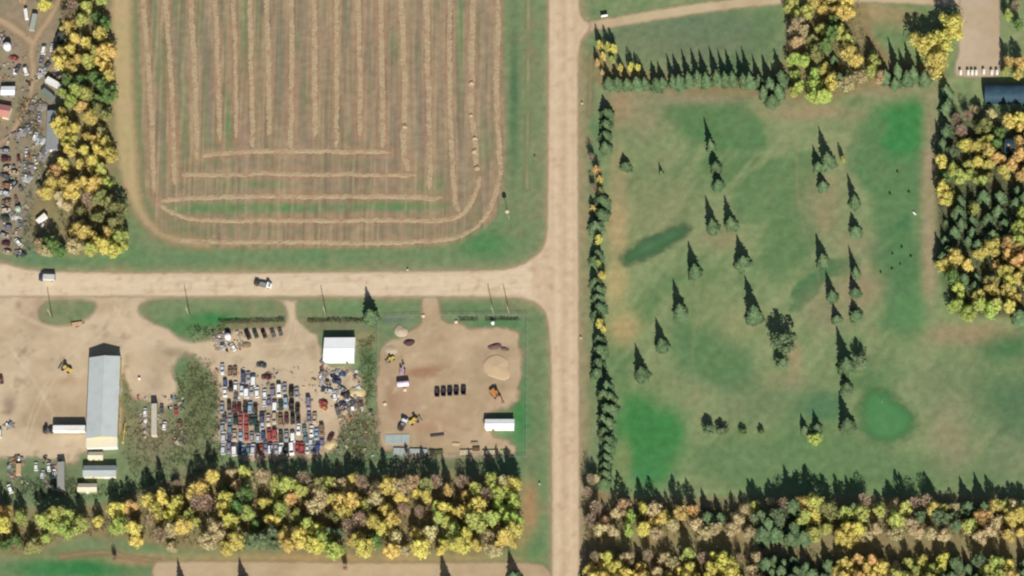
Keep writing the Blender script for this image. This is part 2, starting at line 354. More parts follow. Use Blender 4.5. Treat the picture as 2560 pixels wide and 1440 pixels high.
    fine = fbm(X/.9, Y/30, 1, 91, 3)
    Fc = mixc(Fc, A3((170, 152, 122)), (fine-.56)*3.5); Fc = mixc(Fc, A3((128, 118, 96)), (.44-fine)*3.5)
    wf = np.clip(-sf/8+.5, 0, 1)
    C = C*(1-wf[:, None])+Fc*wf[:, None]
    for (x, y, rx, ry, c, s) in [(470, 650, 120, 18, (100, 134, 94), .6), (820, 640, 380, 14, (104, 138, 96), .6), (1210, 610, 70, 40, (82, 132, 84), .9), (1285, 250, 12, 200, (84, 116, 84), .9), (1340, 300, 10, 260, (124, 134, 96), .7), (120, 655, 90, 14, (92, 130, 94), .8),
            (1180, 770, 90, 14, (84, 124, 82), .6), (530, 800, 80, 22, (60, 128, 72), .9), (900, 770, 130, 16, (96, 138, 92), .6), (700, 772, 12, 20, (140, 130, 100), .7), (440, 820, 60, 20, (62, 124, 72), .6), (1340, 960, 14, 300, (112, 130, 92), .6), (1300, 1040, 24, 100, (64, 130, 76), .8), (1240, 810, 70, 14, (78, 128, 88), .8), (985, 800, 50, 10, (96, 116, 108), .7),
            (60, 560, 60, 70, (104, 124, 100), .7), (60, 300, 60, 80, (112, 118, 92), .7), (30, 200, 60, 120, (136, 126, 102), .6), (40, 60, 60, 60, (166, 142, 112), .7), (75, 110, 24, 60, (178, 154, 122), .8), (110, 30, 25, 60, (178, 152, 118), .7), (10, 330, 20, 40, (170, 145, 118), .7), (85, 600, 14, 60, (92, 130, 104), .7), (100, 540, 20, 20, (156, 138, 112), .6), (20, 500, 16, 150, (150, 128, 116), .7),
            (800, 1395, 640, 14, (168, 146, 104), .85), (700, 1408, 400, 10, (160, 132, 102), .6), (180, 1420, 170, 26, (58, 124, 72), 1), (330, 1400, 60, 14, (166, 140, 108), .7), (150, 1385, 120, 12, (126, 124, 88), .7), (1320, 1270, 26, 70, (170, 136, 100), .8), (1340, 1390, 40, 50, (86, 130, 84), .7), (1300, 1340, 24, 50, (160, 140, 98), .6),
            (245, 1320, 60, 26, (140, 124, 96), .6), (380, 1130, 70, 60, (104, 118, 84), .7), (320, 960, 16, 120, (128, 122, 88), .8), (495, 1010, 46, 120, (112, 122, 86), .95), (895, 1080, 60, 60, (122, 126, 94), .9), (390, 1080, 80, 80, (140, 130, 104), .8), (400, 860, 40, 25, (170, 150, 118), .6), (920, 900, 20, 70, (96, 122, 84), .7), (910, 845, 40, 26, (176, 146, 112), .5), (640, 822, 90, 18, (132, 122, 98), 1), (840, 820, 80, 14, (124, 122, 96), .9),
            (120, 1200, 120, 40, (104, 118, 88), .8), (1100, 1160, 200, 14, (116, 116, 88), .6), (860, 960, 40, 40, (176, 158, 128), .6)]:
        C = mixc(C, A3(c), blob(PX, PY, x, y, rx, ry)*s*(0.6+0.8*n2))
    dj = sd_poly(chaikin([(-400, -300), (150, -300), (150, 380), (110, 420), (95, 560), (60, 640), (-400, 650)], 1), PX+20*(n2-.5), PY)
    C = mixc(C, A3((150, 136, 116)), np.clip(.5-dj/16, 0, 1)*(.25+.95*n2))
    # leaf litter under the tree belts; shade painted into the east wood's tone
    for P in TREE_FLOORS:
        d = sd_poly(chaikin(P, 1), PX, PY)
        w = np.clip(-d/16+.5, 0, 1)*(.55+.6*n2)
        C = mixc(C, A3((96, 98, 72) if P is TREE_FLOORS[2] else (142, 128, 94))*(.75+.5*n4)[:, None].mean(), w)
    # worn strips where gravel is kicked onto the verge
    rd = sd_poly(NS_ROAD, PX, PY)
    C = mixc(C, A3((176, 158, 124)), np.exp(-np.clip(rd, 0, None)/7)*.75*(.5+.8*n2)*(PX < 1500))
    C *= (0.95+0.2*n4)[:, None]*np.array([1.035, 1.01, .99])[None]
    set_col(me, C)
    o = bpy.data.objects.new('ground', me); COL.objects.link(o); o['kind'] = 'structure'
    me.materials.append(soil_mat('grass_soil', 0.2, 2.2, None, 0.5))
    return o
build_ground()

def sheet(name, sdf, z, colour, soft=1.2, step=0.9, bbox=None, grain=0.1, stretch=None, kind='structure', mname=None):
    """a thin laid surface whose margin thins out into the ground below it"""
    x0, y0, x1, y1 = bbox
    c = [G(a, b) for a in (x0, x1) for b in (y0, y1)]
    xs = np.arange(min(p.x for p in c), max(p.x for p in c)+step, step); ys = np.arange(min(p.y for p in c), max(p.y for p in c)+step, step)
    X, Y = np.meshgrid(xs, ys); PX, PY = to_px(X.ravel(), Y.ravel())
    d = sdf(PX, PY)*MPP
    k = (d < soft*1.3).reshape(X.shape)
    keep = k[:-1, :-1] | k[1:, :-1] | k[:-1, 1:] | k[1:, 1:]
    me, used = grid_mesh(name, xs, ys, z, keep)
    x, y, px, py, d = X.ravel()[used], Y.ravel()[used], PX[used], PY[used], d[used]
    set_col(me, colour(x, y, px, py, d), d)
    o = bpy.data.objects.new(name, me); COL.objects.link(o); o['kind'] = kind
    me.materials.append(soil_mat(mname or name+'_surface', grain, 2.0, soft, 0.25, stretch))
    return o
def flat(c, c2=None, s=14, seed=31):
    def f(x, y, px, py, d):
        C = np.tile(A3(c), (len(x), 1))
        n = fbm(x, y, s, seed)
        return mixc(C, A3(c2), (n-.45)*3) if c2 else C
    return f
def road_col(x, y, px, py, d):
    C = np.where((px > 1330)[:, None], A3((213, 189, 158))[None], A3((226, 206, 177))[None])
    n = fbm(x/1.2, y/14, 1, 41, 3); m = fbm(x/14, y/1.2, 1, 44, 3)
    ns = (px > 1330)
    C = mixc(C, A3((206, 182, 150)), np.where(ns, n-.45, m-.5)*2.6)
    tr = np.zeros(len(x))
    for t in (1392, 1426): tr += np.exp(-((px-t-(py-700)*.004)/6)**2)*ns
    for t in (698, 724): tr += np.exp(-((py-t)/5)**2)*(px < 1330)
    C = mixc(C, A3((224, 202, 172)), tr*.65*(.5+n))
    C = mixc(C, A3((196, 168, 138)), np.exp(-((px-1410)/5)**2)*ns*.35)
    mt = fbm(x, y, 3.0, 47, 4); C = mixc(C, A3((190, 162, 132)), (mt-.58)*2.6); C = mixc(C, A3((226, 206, 178)), (.42-mt)*2.2)
    C = mixc(C, A3((224, 200, 172)), np.exp(-((d+1.5)/.5)**2)*.35)
    return mixc(C, A3((186, 164, 132)), np.clip((d+1.2)/2.0, 0, 1)*.6)
sheet('gravel_road', lambda x, y: sd_poly(chaikin(NS_ROAD, 1), x, y), 0.05, road_col, 1.2, 0.9, (-260, -260, 1500, 1640), 0.1)
def yard_col(x, y, px, py, d):
    C = np.tile(A3((212, 191, 161)), (len(x), 1))
    n = fbm(x, y, 18, 51); m = fbm(x, y, 5, 55)
    C = mixc(C, A3((186, 164, 134)), (n-.45)*3.2)
    C = mixc(C, A3((164, 144, 120)), (m-.62)*4)
    rut = np.zeros(len(x))
    for P in [[(0, 770), (150, 830), (250, 850), (420, 870), (640, 870), (760, 860)], [(300, 745), (290, 800), (200, 870), (100, 980), (60, 1120)], [(738, 745), (735, 830), (700, 900), (640, 880)], [(20, 860), (120, 1000), (160, 1120)], [(760, 870), (790, 960), (830, 1040)], [(290, 770), (330, 850), (480, 868)]]:
        for o in (-5, 5): rut += np.exp(-((sd_line(chaikin(P, 2, False), px+o+4*(m-.5), py+o, 0))/2.6)**2)
    C = mixc(C, A3((222, 202, 174)), rut*.5*(m+.2))
    for (a, b, rx, ry, c, s) in [(25, 1010, 18, 26, (150, 128, 112), .8), (46, 762, 8, 12, (168, 140, 116), .8), (170, 955, 40, 14, (186, 156, 126), .6), (400, 905, 40, 40, (172, 152, 122), .5), (430, 880, 40, 14, (150, 134, 108), .7), (600, 870, 140, 16, (210, 188, 156), .5), (640, 1040, 110, 110, (160, 148, 130), .55), (330, 790, 40, 40, (210, 188, 158), .4), (800, 940, 60, 30, (200, 178, 146), .4), (350, 930, 20, 60, (204, 180, 148), .5), (390, 960, 22, 26, (164, 142, 120), .6)]:
        C = mixc(C, A3(c), blob(px, py, a, b, rx, ry)*s*(.5+m))
    return C
def sd_wyard(x, y):
    d = sd_poly(chaikin(W_YARD, 1), x, y)+(fbm(x, y, 46, 83)-.5)*34*(y > 800)
    for i in ISL: d = np.maximum(d, -sd_poly(i, x, y))
    return d
sheet('salvage_yard_gravel', sd_wyard, 0.03, yard_col, 1.6, 0.9, (-260, 715, 930, 1180), 0.09)
def eyard_col(x, y, px, py, d):
    C = np.tile(A3((196, 172, 142)), (len(x), 1)); n = fbm(x, y, 15, 61); m = fbm(x, y, 4, 65)
    C = mixc(C, A3((178, 156, 124)), (n-.45)*3)
    for (a, b, rx, ry, c, s) in [(1070, 930, 60, 16, (164, 122, 96), .8), (985, 1000, 22, 40, (160, 126, 102), .7), (1075, 1060, 50, 30, (174, 136, 108), .6), (1000, 960, 30, 30, (166, 138, 112), .5), (1190, 900, 24, 40, (168, 146, 118), .7), (1250, 960, 40, 30, (180, 160, 126), .5), (1150, 870, 60, 60, (206, 182, 150), .4), (1150, 1110, 60, 10, (200, 174, 138), .5), (1140, 980, 60, 40, (196, 174, 142), .3), (990, 850, 40, 20, (190, 172, 144), .5), (1040, 1130, 60, 10, (168, 146, 124), .5), (1240, 880, 50, 16, (170, 148, 122), .6), (1020, 1020, 40, 60, (182, 152, 124), .6), (1120, 1040, 70, 40, (186, 160, 130), .5)]:
        C = mixc(C, A3(c), blob(px+14*(m-.5), py+14*(n-.5), a, b, rx, ry)*s*1.15*(.35+1.3*m))
    C = mixc(C, A3((210, 188, 158)), (.42-m)*2.4); C = mixc(C, A3((172, 148, 118)), (m-.6)*3)
    return C
sheet('contractor_yard_gravel', lambda x, y: sd_poly(chaikin(E_YARD, 1), x, y)+(fbm(x, y, 40, 87)-.5)*30*(y > 790), 0.04, eyard_col, 1.5, 0.9, (900, 720, 1330, 1170), 0.09)
sheet('field_track', lambda x, y: sd_line(chaikin(TRACK, 2, False), x, y, 29-np.clip((y-400)/9, 0, 19)), 0.02, flat((188, 170, 126), (196, 170, 134), 10), 3.2, 1.2, (240, -260, 560, 640), 0.12)
sheet('gravel_lot', lambda x, y: sd_poly(chaikin(LOT_NE, 1), x, y), 0.03, flat((200, 180, 156), (190, 170, 142)), 1.2, 1.0, (2360, -260, 2530, 210), 0.08)
sheet('driveway', lambda x, y: sd_line(chaikin(DRIVE, 2, False), x, y, 13), 0.02, flat((206, 186, 152), (192, 170, 138)), 1.2, 0.9, (1420, -60, 2440, 110), 0.08)
sheet('lane', lambda x, y: sd_poly(chaikin(LANE, 1), x, y), 0.03, flat((196, 174, 142), (178, 154, 124)), 1.3, 1.0, (370, 1390, 1400, 1520), 0.1)
sheet('worn_path', lambda x, y: sd_line(SIDE_PATH, x, y, 4), 0.02, flat((164, 152, 116)), 1.8, 0.6, (1450, 120, 1500, 310), 0.1)
sheet('ditch_track', lambda x, y: sd_line(DITCH_TRACK, x, y, 3.2+2.2*np.sin(y/23.0)), 0.02, flat((166, 164, 124), (150, 152, 114)), 1.5, 0.6, (1300, -260, 1345, 500), 0.12)
sheet('grass_track', lambda x, y: sd_line(chaikin([(150, 1392), (215, 1384), (270, 1378), (310, 1392), (400, 1402)], 2, False), x, y, 4), 0.02, flat((172, 148, 114)), 1.6, 0.7, (120, 1350, 420, 1430), 0.1)
sheet('junkyard_track', lambda x, y: np.minimum(sd_line(chaikin([(166, -60), (140, 25), (95, 85), (76, 125), (84, 175), (78, 235), (55, 290), (28, 340), (-40, 385)], 2, False), x, y, 8), sd_line(chaikin([(-60, 20), (10, 55), (50, 82), (84, 108)], 2, False), x, y, 10)), 0.02, flat((194, 168, 136), (176, 150, 120), 9), 1.8, 0.8, (-80, -80, 200, 420), 0.1)
def oval(x0, y0, rx, ry, a=0.0):
    ca, sa = math.cos(a), math.sin(a)
    return [(x0+rx*math.cos(t)*ca-ry*math.sin(t)*sa, y0+rx*math.cos(t)*sa+ry*math.sin(t)*ca) for t in [k*math.tau/40 for k in range(40)]]
sheet('golf_green', lambda x, y: sd_poly(chaikin([(2156, 998), (2178, 974), (2214, 976), (2238, 1000), (2276, 1028), (2286, 1062), (2262, 1094), (2218, 1106), (2170, 1094), (2152, 1048)], 3), x, y), 0.03, flat((84, 138, 86), (98, 144, 94), 5), 4.4, 0.7, (2110, 930, 2330, 1150), 0.08)
sheet('tee_box', lambda x, y: sd_poly(chaikin([(1556, 640), (1600, 605), (1680, 572), (1718, 562), (1722, 582), (1660, 622), (1590, 654), (1560, 664)], 2), x, y), 0.03, flat((76, 116, 78), (86, 124, 86), 6), 3.2, 0.7, (1520, 530, 1760, 690), 0.1)

# ------------------------------------------------------------------ mesh builder, things and parts
class MB:
    def __init__(s): s.v = []; s.f = []
    def add(s, V, F):
        o = len(s.v); s.v += [tuple(p) for p in V]; s.f += [tuple(i+o for i in f) for f in F]; return s
    def box(s, x0, y0, z0, x1, y1, z1, tx=0.0, ty=0.0):
        V = [(x0, y0, z0), (x1, y0, z0), (x1, y1, z0), (x0, y1, z0), (x0+tx, y0+ty, z1), (x1-tx, y0+ty, z1), (x1-tx, y1-ty, z1), (x0+tx, y1-ty, z1)]
        return s.add(V, [(3, 2, 1, 0), (4, 5, 6, 7), (0, 1, 5, 4), (1, 2, 6, 5), (2, 3, 7, 6), (3, 0, 4, 7)])
    def bar(s, a, b, w, h=None):
        a, b = Vector(a), Vector(b); d = (b-a).normalized(); h = h or w
        u = d.cross(Vector((0, 0, 1)));
        if u.length < 1e-3: u = Vector((1, 0, 0))
        u.normalize(); n = u.cross(d)
        V = [p+u*sx*w/2+n*sy*h/2 for p in (a, b) for sx, sy in ((-1, -1), (1, -1), (1, 1), (-1, 1))]
        return s.add(V, [(3, 2, 1, 0), (4, 5, 6, 7), (0, 1, 5, 4), (1, 2, 6, 5), (2, 3, 7, 6), (3, 0, 4, 7)])
    def tube(s, pts, n=8, cap=True):
        """pts: list of (point, radius)"""
        rings = []
        for i, (p, r) in enumerate(pts):
            p = Vector(p); a = Vector(pts[max(0, i-1)][0]); b = Vector(pts[min(len(pts)-1, i+1)][0]); d = (b-a).normalized()
            u = d.orthogonal().normalized(); w = d.cross(u)
            rings.append([p+(u*math.cos(k*math.tau/n)+w*math.sin(k*math.tau/n))*r for k in range(n)])
        V = [q for r in rings for q in r]; F = []
        for i in range(len(rings)-1):
            for k in range(n): F.append((i*n+k, i*n+(k+1) % n, (i+1)*n+(k+1) % n, (i+1)*n+k))
        if cap: F += [tuple(range(n))[::-1], tuple((len(rings)-1)*n+k for k in range(n))]
        return s.add(V, F)
    def loft(s, secs):
        """secs: rings of equal length, closed"""
        n = len(secs[0]); V = [q for r in secs for q in r]; F = []
        for i in range(len(secs)-1):
            for k in range(n): F.append((i*n+k, i*n+(k+1) % n, (i+1)*n+(k+1) % n, (i+1)*n+k))
        F += [tuple(range(n))[::-1], tuple((len(secs)-1)*n+k for k in range(n))]
        return s.add(V, F)
    def mesh(s, name, m, smooth=False):
        me = bpy.data.meshes.new(name); me.from_pydata(s.v, [], s.f)
        if m: me.materials.append(m)
        bm = bmesh.new(); bm.from_mesh(me); bmesh.ops.recalc_face_normals(bm, faces=bm.faces); bm.to_mesh(me); bm.free()
        if smooth: me.polygons.foreach_set('use_smooth', [True]*len(me.polygons))
        return me
def link(name, me, parent=None, loc=None):
    o = bpy.data.objects.new(name, me); COL.objects.link(o)
    if parent: o.parent = parent
    if loc: o.location = loc
    return o
def part(name, mb, m, parent, smooth=False, loc=None): return link(name, mb.mesh(name, m, smooth), parent, loc)
def tag(o, label, cat, group=None, kind=None):
    o['label'] = label; o['category'] = cat
    if group: o['group'] = group
    if kind: o['kind'] = kind
    return o
def thing(name, label, cat, loc, rz=0.0, group=None, scale=None):
    o = link(name, None, None, loc); o.rotation_euler.z = rz; o.empty_display_size = 0.5
    if scale: o.scale = scale
    return tag(o, label, cat, group)
ORD = ['first', 'second', 'third', 'fourth', 'fifth', 'sixth', 'seventh', 'eighth', 'ninth', 'tenth', 'eleventh', 'twelfth', 'thirteenth', 'fourteenth', 'fifteenth', 'sixteenth', 'seventeenth', 'eighteenth', 'nineteenth', 'twentieth',
       'twenty-first', 'twenty-second', 'twenty-third', 'twenty-fourth', 'twenty-fifth']

# shared materials
DUST = alb(196, 172, 142)
M_glass = mat('car_glass', (0.02, 0.025, 0.03), 0.12, 0.2, 2, spec=0.5)
M_tyre = mat('tyre_rubber', (0.02, 0.02, 0.02), 0.9)
M_black = mat('black_steel', (0.03, 0.03, 0.033), 0.6, dirt=DUST, dirt_amt=.25)
M_steel = mat('grey_steel', (0.22, 0.23, 0.24), 0.5, dirt=(.2, .13, .08), dirt_amt=.4)
M_wood = mat('weathered_wood', (0.30, 0.24, 0.17), 0.9, 0.3, 3)
M_polewood = mat('pole_wood', (0.36, 0.32, 0.26), 0.9, 0.2, 3)
M_bark = mat('bark', (0.22, 0.19, 0.15), 0.95, 0.35, 4)
M_conc = mat('concrete', (0.42, 0.43, 0.42), 0.9, 0.2, 1.2, dirt=DUST, dirt_amt=.5)

# ------------------------------------------------------------------ hay swaths and clumps
M_hay = mat('hay', alb(186, 166, 132), 0.95, 0.12, .5, bump=0.4, dirt=alb(170, 138, 114), dirt_amt=1.0)
def swath(P, w, label):
    P = chaikin(P, 2, False); W = [G(*p) for p in P]; pts = []
    for a, b in zip(W[:-1], W[1:]):
        n = max(1, int((b-a).length/0.7))
        for k in range(n): pts.append(a.lerp(b, k/n))
    pts.append(W[-1]); r = random.Random(len(pts)*7+int(P[0][0])); mb = MB(); secs = []
    wob = 0.0; ww = 1.0; hh = 1.0
    for i, p in enumerate(pts):
        d = (pts[min(i+1, len(pts)-1)]-pts[max(i-1, 0)]).normalized(); n = Vector((-d.y, d.x, 0))
        wob = wob*.85+r.gauss(0, .09); ww = ww*.7+.3*r.uniform(.7, 1.3); hh = hh*.6+.4*r.uniform(.55, 1.35)
        e = min(1, i/3, (len(pts)-1-i)/3)*.75+.25
        hw = w/2*ww*e; h = .10*hh*e*(.35 if r.random() < .06 else 1); c = p+n*wob; row = []
        for u, k in ((-1, 0), (-.72, .45), (-.3, .9), (.1, 1.0), (.5, .78), (.8, .35), (1, 0)):
            q = c+n*(u*hw+r.gauss(0, .22)); row.append((q.x, q.y, -.02 if k == 0 else max(.03, k*h+r.gauss(0, .045))))
        secs.append(row)
    V = [q for s in secs for q in s]; F = []
    for i in range(len(secs)-1):
        for k in range(6): F.append((i*7+k, i*7+k+1, i*7+k+8, i*7+k+7))
    mb.add(V, F)
    me = mb.mesh('hay_swath', M_hay)
    return tag(link('hay_swath', me), label, 'hay swath', 'swaths of cut hay on the field')
nv = 0
for i, s in enumerate(SWATHS):
    if i == 0: lb = 'outermost curved swath of cut hay rounding both lower corners of the field'
    elif i == 1: lb = 'long hay swath just inside the outermost, hooking up at its east end'
    elif i < 5: lb = '%s straight crosswise swath of cut hay from the south' % ORD[i-2]
    else:
        lb = '%s lengthwise swath of cut hay from the west side of the field' % ORD[i-5]
    swath(s, (2.4 if i != 9 else 1.9)*rnd.uniform(.9, 1.1), lb)
def lump(name, r, h, m, seed, n=10, tag_=None, rough=.22, ex=1.0, parent=None, loc=None, rz=0, peak=1.3):
    q = random.Random(seed); mb = MB(); rings = []; K_ = 6
    ph = [q.uniform(0, 6.28) for _ in range(4)]; lob = [1+q.gauss(0, rough) for _ in range(n)] if n < 18 else [1+sum(rough*1.3/(k_+1)*math.sin((k_+2)*j*math.tau/n+ph[k_]) for k_ in range(4)) for j in range(n)]
    for k in range(K_):
        t = k/(K_-1); rr = r*(1-t)**(1/peak) if k < K_-1 else r*.06
        rings.append([(rr*lob[j]*math.cos(j*math.tau/n)*ex+q.gauss(0, .03*r if n < 18 else .008*r), rr*lob[j]*math.sin(j*math.tau/n)+q.gauss(0, .03*r if n < 18 else .008*r), -.05 if k == 0 else h*t*(1+q.gauss(0, .05 if n < 18 else .015))) for j in range(n)])
    mb.loft(rings)
    o = link(name, mb.mesh(name, m, True), parent, loc); o.rotation_euler.z = rz
    return o
for i, (x, y, r) in enumerate([(1179, 207, 1.5), (1178, 288, 1.2), (1186, 345, 1.6), (1187, 378, 1.5), (1191, 420, 1.6), (1012, 316, 1.5)]):
    o = lump('hay_clump', r, .8, M_hay, i, 10, rough=.25, loc=G(x, y, 0))
    tag(o, 'heaped clump of hay lying on the %s' % ['eastern swath, northernmost of five', 'eastern swath, second from the north', 'eastern swath, third from the north', 'eastern swath, fourth from the north', 'eastern swath, southernmost of five', 'bent swath near the end of the short rows'][i], 'hay clump', 'clumps of hay')

# ------------------------------------------------------------------ trees
def quad_cloud(pts, q, name, m):
    """pts: (pos, normal, size) -> many separate leaf-clump faces"""
    V = []; F = []
    for p, n, s in pts:
        n = (n+Vector((q.gauss(0, .32), q.gauss(0, .32), q.gauss(0, .32)+.15))).normalized()
        u = n.orthogonal().normalized(); a = q.uniform(0, math.tau); w = n.cross(u)
        e = u*math.cos(a)+w*math.sin(a); f = n.cross(e); o = len(V); st = q.uniform(.6, 1.3)
        V += [p+e*s*st, p+f*s/st*.8+n*s*.25, p-e*s*st*.9, p-f*s/st*.8-n*s*.1]; F.append((o, o+1, o+2, o+3))
    me = bpy.data.meshes.new(name); me.from_pydata([tuple(v) for v in V], [], F); me.materials.append(m)
    return me
def leafy_crown(seed, m, n=1500, dens=1.0, wide=1.0):
    """nominal tree 10 m tall, crown radius about 3.3 m: several upright, pointed leaders"""
    q = random.Random(seed); pts = []; lead = [(0, 0, 10.0, 1.5)]; k_ = q.randint(4, 7)
    for k in range(k_):
        a = k*math.tau/k_+q.gauss(0, .4); rr = q.uniform(.9, 2.3)*wide
        lead.append((rr*math.cos(a), rr*math.sin(a), q.uniform(6.2, 9.4)-rr*.5, q.uniform(.9, 1.45)))
    tot = sum(w*(z-2) for _, _, z, w in lead)
    for x, y, zt, w in lead:
        cnt = int(n*dens*w*(zt-2)/tot); ph = q.uniform(0, 6.28)
        for _ in range(cnt):
            t = q.random()**.8; z = 1.8+(zt-1.8)*t
            prof = w*(math.sin(math.pi*min(1, .18+.82*t))**.7)*(1+.28*math.sin(z*2.4+ph)) + .12
            a = q.uniform(0, math.tau); k = prof*(q.random()**.4)*q.uniform(.85, 1.25)
            f = .55+.45*min(1, t*1.6)
            d = Vector((math.cos(a), math.sin(a), .35+.5*t)).normalized()
            pts.append((Vector((x*f+k*math.cos(a), y*f+k*math.sin(a), z+q.gauss(0, .2))), d, q.uniform(.15, .38)))
    return quad_cloud(pts, q, 'crown', m)
def trunk_mesh(seed, m, h=7.5, r=.16, limbs=6, reach=1.9, name='trunk'):
    q = random.Random(seed+99); mb = MB()
    pts = [((0, 0, -.1), r*1.3), ((q.gauss(0, .08), q.gauss(0, .08), h*.35), r), ((q.gauss(0, .15), q.gauss(0, .15), h*.7), r*.6), ((q.gauss(0, .2), q.gauss(0, .2), h), r*.15)]
    mb.tube(pts, 6)
    for k in range(limbs):
        z = h*q.uniform(.3, .85); a = q.uniform(0, math.tau); L = reach*q.uniform(.6, 1.1)
        mb.tube([((0, 0, z), r*.45), ((math.cos(a)*L*.5, math.sin(a)*L*.5, z+L*.55), r*.28), ((math.cos(a)*L, math.sin(a)*L, z+L*1.0), r*.08)], 4)
    return mb.mesh(name, m)
def bare_crown(seed, m):
    q = random.Random(seed); V = []; F = []
    for k in range(210):                                    # thin upright twigs, fanned
        a = q.uniform(0, math.tau); rr = 2.5*math.sqrt(q.random()); z0 = q.uniform(2.2, 5.5); L = q.uniform(1.6, 3.6)
        p = Vector((rr*.55*math.cos(a), rr*.55*math.sin(a), z0)); e = Vector((rr*math.cos(a)+q.gauss(0, .4), rr*math.sin(a)+q.gauss(0, .4), min(9.8, z0+L)))
        d = (e-p).normalized(); u = d.orthogonal().normalized()*q.uniform(.04, .09); w = d.cross(u); o = len(V)
        V += [p+u, p-u*.5+w, p-u*.5-w, e]; F += [(o, o+1, o+3), (o+1, o+2, o+3), (o+2, o, o+3)]
    for k in range(260):
        a = q.uniform(0, math.tau); z = q.uniform(2.5, 9.4); rr = 2.5*math.sqrt(q.random())*math.sin(math.pi*min(1, (z-1)/9.5*.85+.1))
        p = Vector((rr*math.cos(a), rr*math.sin(a), z)); n = Vector((q.gauss(0, 1), q.gauss(0, 1), q.gauss(0, 1)+.6)).normalized()
        u = n.orthogonal().normalized(); w = n.cross(u); s = q.uniform(.12, .28); o = len(V)
        V += [p+u*s, p+w*s, p-u*s, p-w*s]; F.append((o, o+1, o+2, o+3))
    me = bpy.data.meshes.new('crown'); me.from_pydata([tuple(v) for v in V], [], F); me.materials.append(m)
    return me
def spruce_crown(seed, m):
    """nominal 10 m tall, base radius about 2 m: whorls of drooping, feathered boughs"""
    q = random.Random(seed); V = []; F = []
    z = .5
    while z < 9.7:
        t = (z-.4)/9.6; R_ = 2.05*(1-t)**.92*(1+q.gauss(0, .05))+.08; nb = max(4, int(13*(1-t)+4)); a0 = q.uniform(0, 6)
        for k in range(nb):
            if q.random() < .1: continue
            a = a0+k*math.tau/nb+q.gauss(0, .18); L = R_*q.uniform(.68, 1.2)*(1.12 if (k*7+seed) % 5 == 0 else 1); d = Vector((math.cos(a), math.sin(a), 0)); s = Vector((-d.y, d.x, 0))
            hw = max(.1, L*.30)*q.uniform(.8, 1.2); dr = L*q.uniform(.45, .8); zz = z+q.gauss(0, .08)
            rows = [(0, .08, .12), (.45, 1.0, -.25), (.8, .75, -.75), (1, .05, -.9)]
            o = len(V)
            for f, w, dz in rows:
                c = Vector((0, 0, zz+.22*(1-f)))+d*L*f+Vector((0, 0, dz*dr))
                V += [c-s*hw*w+Vector((0, 0, -.12*w)), c+Vector((0, 0, .05)), c+s*hw*w+Vector((0, 0, -.12*w))]
            for i in range(3):
                for j in range(2): F.append((o+i*3+j, o+i*3+j+1, o+i*3+j+4, o+i*3+j+3))
        z += .34+.22*(1-t)
    o = len(V); nn = 10  # hidden inner cone, added to keep light from passing through the boughs
    for zz, rr in ((.5, 1.25), (5, .66), (9.3, .06)):
        V += [(rr*math.cos(k*math.tau/nn), rr*math.sin(k*math.tau/nn), zz) for k in range(nn)]
    for i in range(2):
        for k in range(nn): F.append((o+i*nn+k, o+i*nn+(k+1) % nn, o+(i+1)*nn+(k+1) % nn, o+(i+1)*nn+k))
    o = len(V); V += [(0.07, 0, 9.2), (-.05, .06, 9.2), (-.05, -.06, 9.2), (0, 0, 10.1)]; F += [(o, o+1, o+3), (o+1, o+2, o+3), (o+2, o, o+3)]
    me = bpy.data.meshes.new('crown'); me.from_pydata([tuple(v) for v in V], [], F); me.materials.append(m)
    return me
TK = 0.88
SPEC = {  # species: (object name, wording, colour)
 'yellow': ('yellow_poplar', 'bright yellow poplar', (202, 194, 113)), 'gold': ('golden_poplar', 'golden poplar', (202, 188, 116)), 'orange': ('orange_poplar', 'orange-leaved poplar', (202, 174, 120)),
 'lime': ('lime_poplar', 'lime green poplar', (174, 187, 108)), 'yg': ('yellow_green_poplar', 'yellow-green poplar', (174, 180, 108)), 'green': ('green_leafy_tree', 'green leafy tree', (112, 138, 86)),
 'olive': ('olive_leafy_tree', 'olive leafy tree', (146, 146, 96)), 'tan': ('tan_half_bare_tree', 'tan half-bare tree', (190, 178, 140)), 'brown': ('brown_bare_tree', 'grey-brown bare tree', (180, 160, 138)),
 'rust': ('russet_tree', 'russet-leaved tree', (184, 158, 126)), 'grey': ('grey_green_tree', 'grey-green round-crowned tree', (118, 134, 102))}
CROWNS = {}; TRUNKS = [trunk_mesh(i, M_bark) for i in range(4)]
for i, (k, (_, _, c)) in enumerate(SPEC.items()):
    m = leaf_mat('leaves_'+k, alb(*c, TK), 0.035, 0.3)
    if k in ('brown',): CROWNS[k] = [bare_crown(500+i*10+j, m) for j in range(4)]
    elif k in ('tan', 'rust'): CROWNS[k] = [leafy_crown(300+i*10+j, m, 1500, .7) for j in range(5)]
    else: CROWNS[k] = [leafy_crown(100+i*10+j, m, 1500) for j in range(6)]
M_spr = leaf_mat('spruce_needles', alb(88, 107, 76, 1.15), 0.02, 0.35, 0.0)
SPRUCE = [spruce_crown(40+j, M_spr) for j in range(9)]
SPR_TRUNK = trunk_mesh(8, M_bark, 8.5, .16, 0)
def leafy(px, py, sp, h, wf, label, group, zf=.58):
    b = G(px, py, h*zf)
    t = thing(SPEC[sp][0], label, 'tree', (b.x, b.y, 0), rnd.uniform(0, 6.28), group, (h/10*wf*rnd.uniform(.85, 1.15), h/10*wf*rnd.uniform(.85, 1.15), h/10*(1.16 if group and 'golf' not in group else 1)))
    link('trunk', rnd.choice(TRUNKS), t); link('crown', rnd.choice(CROWNS[sp]), t)
    return t
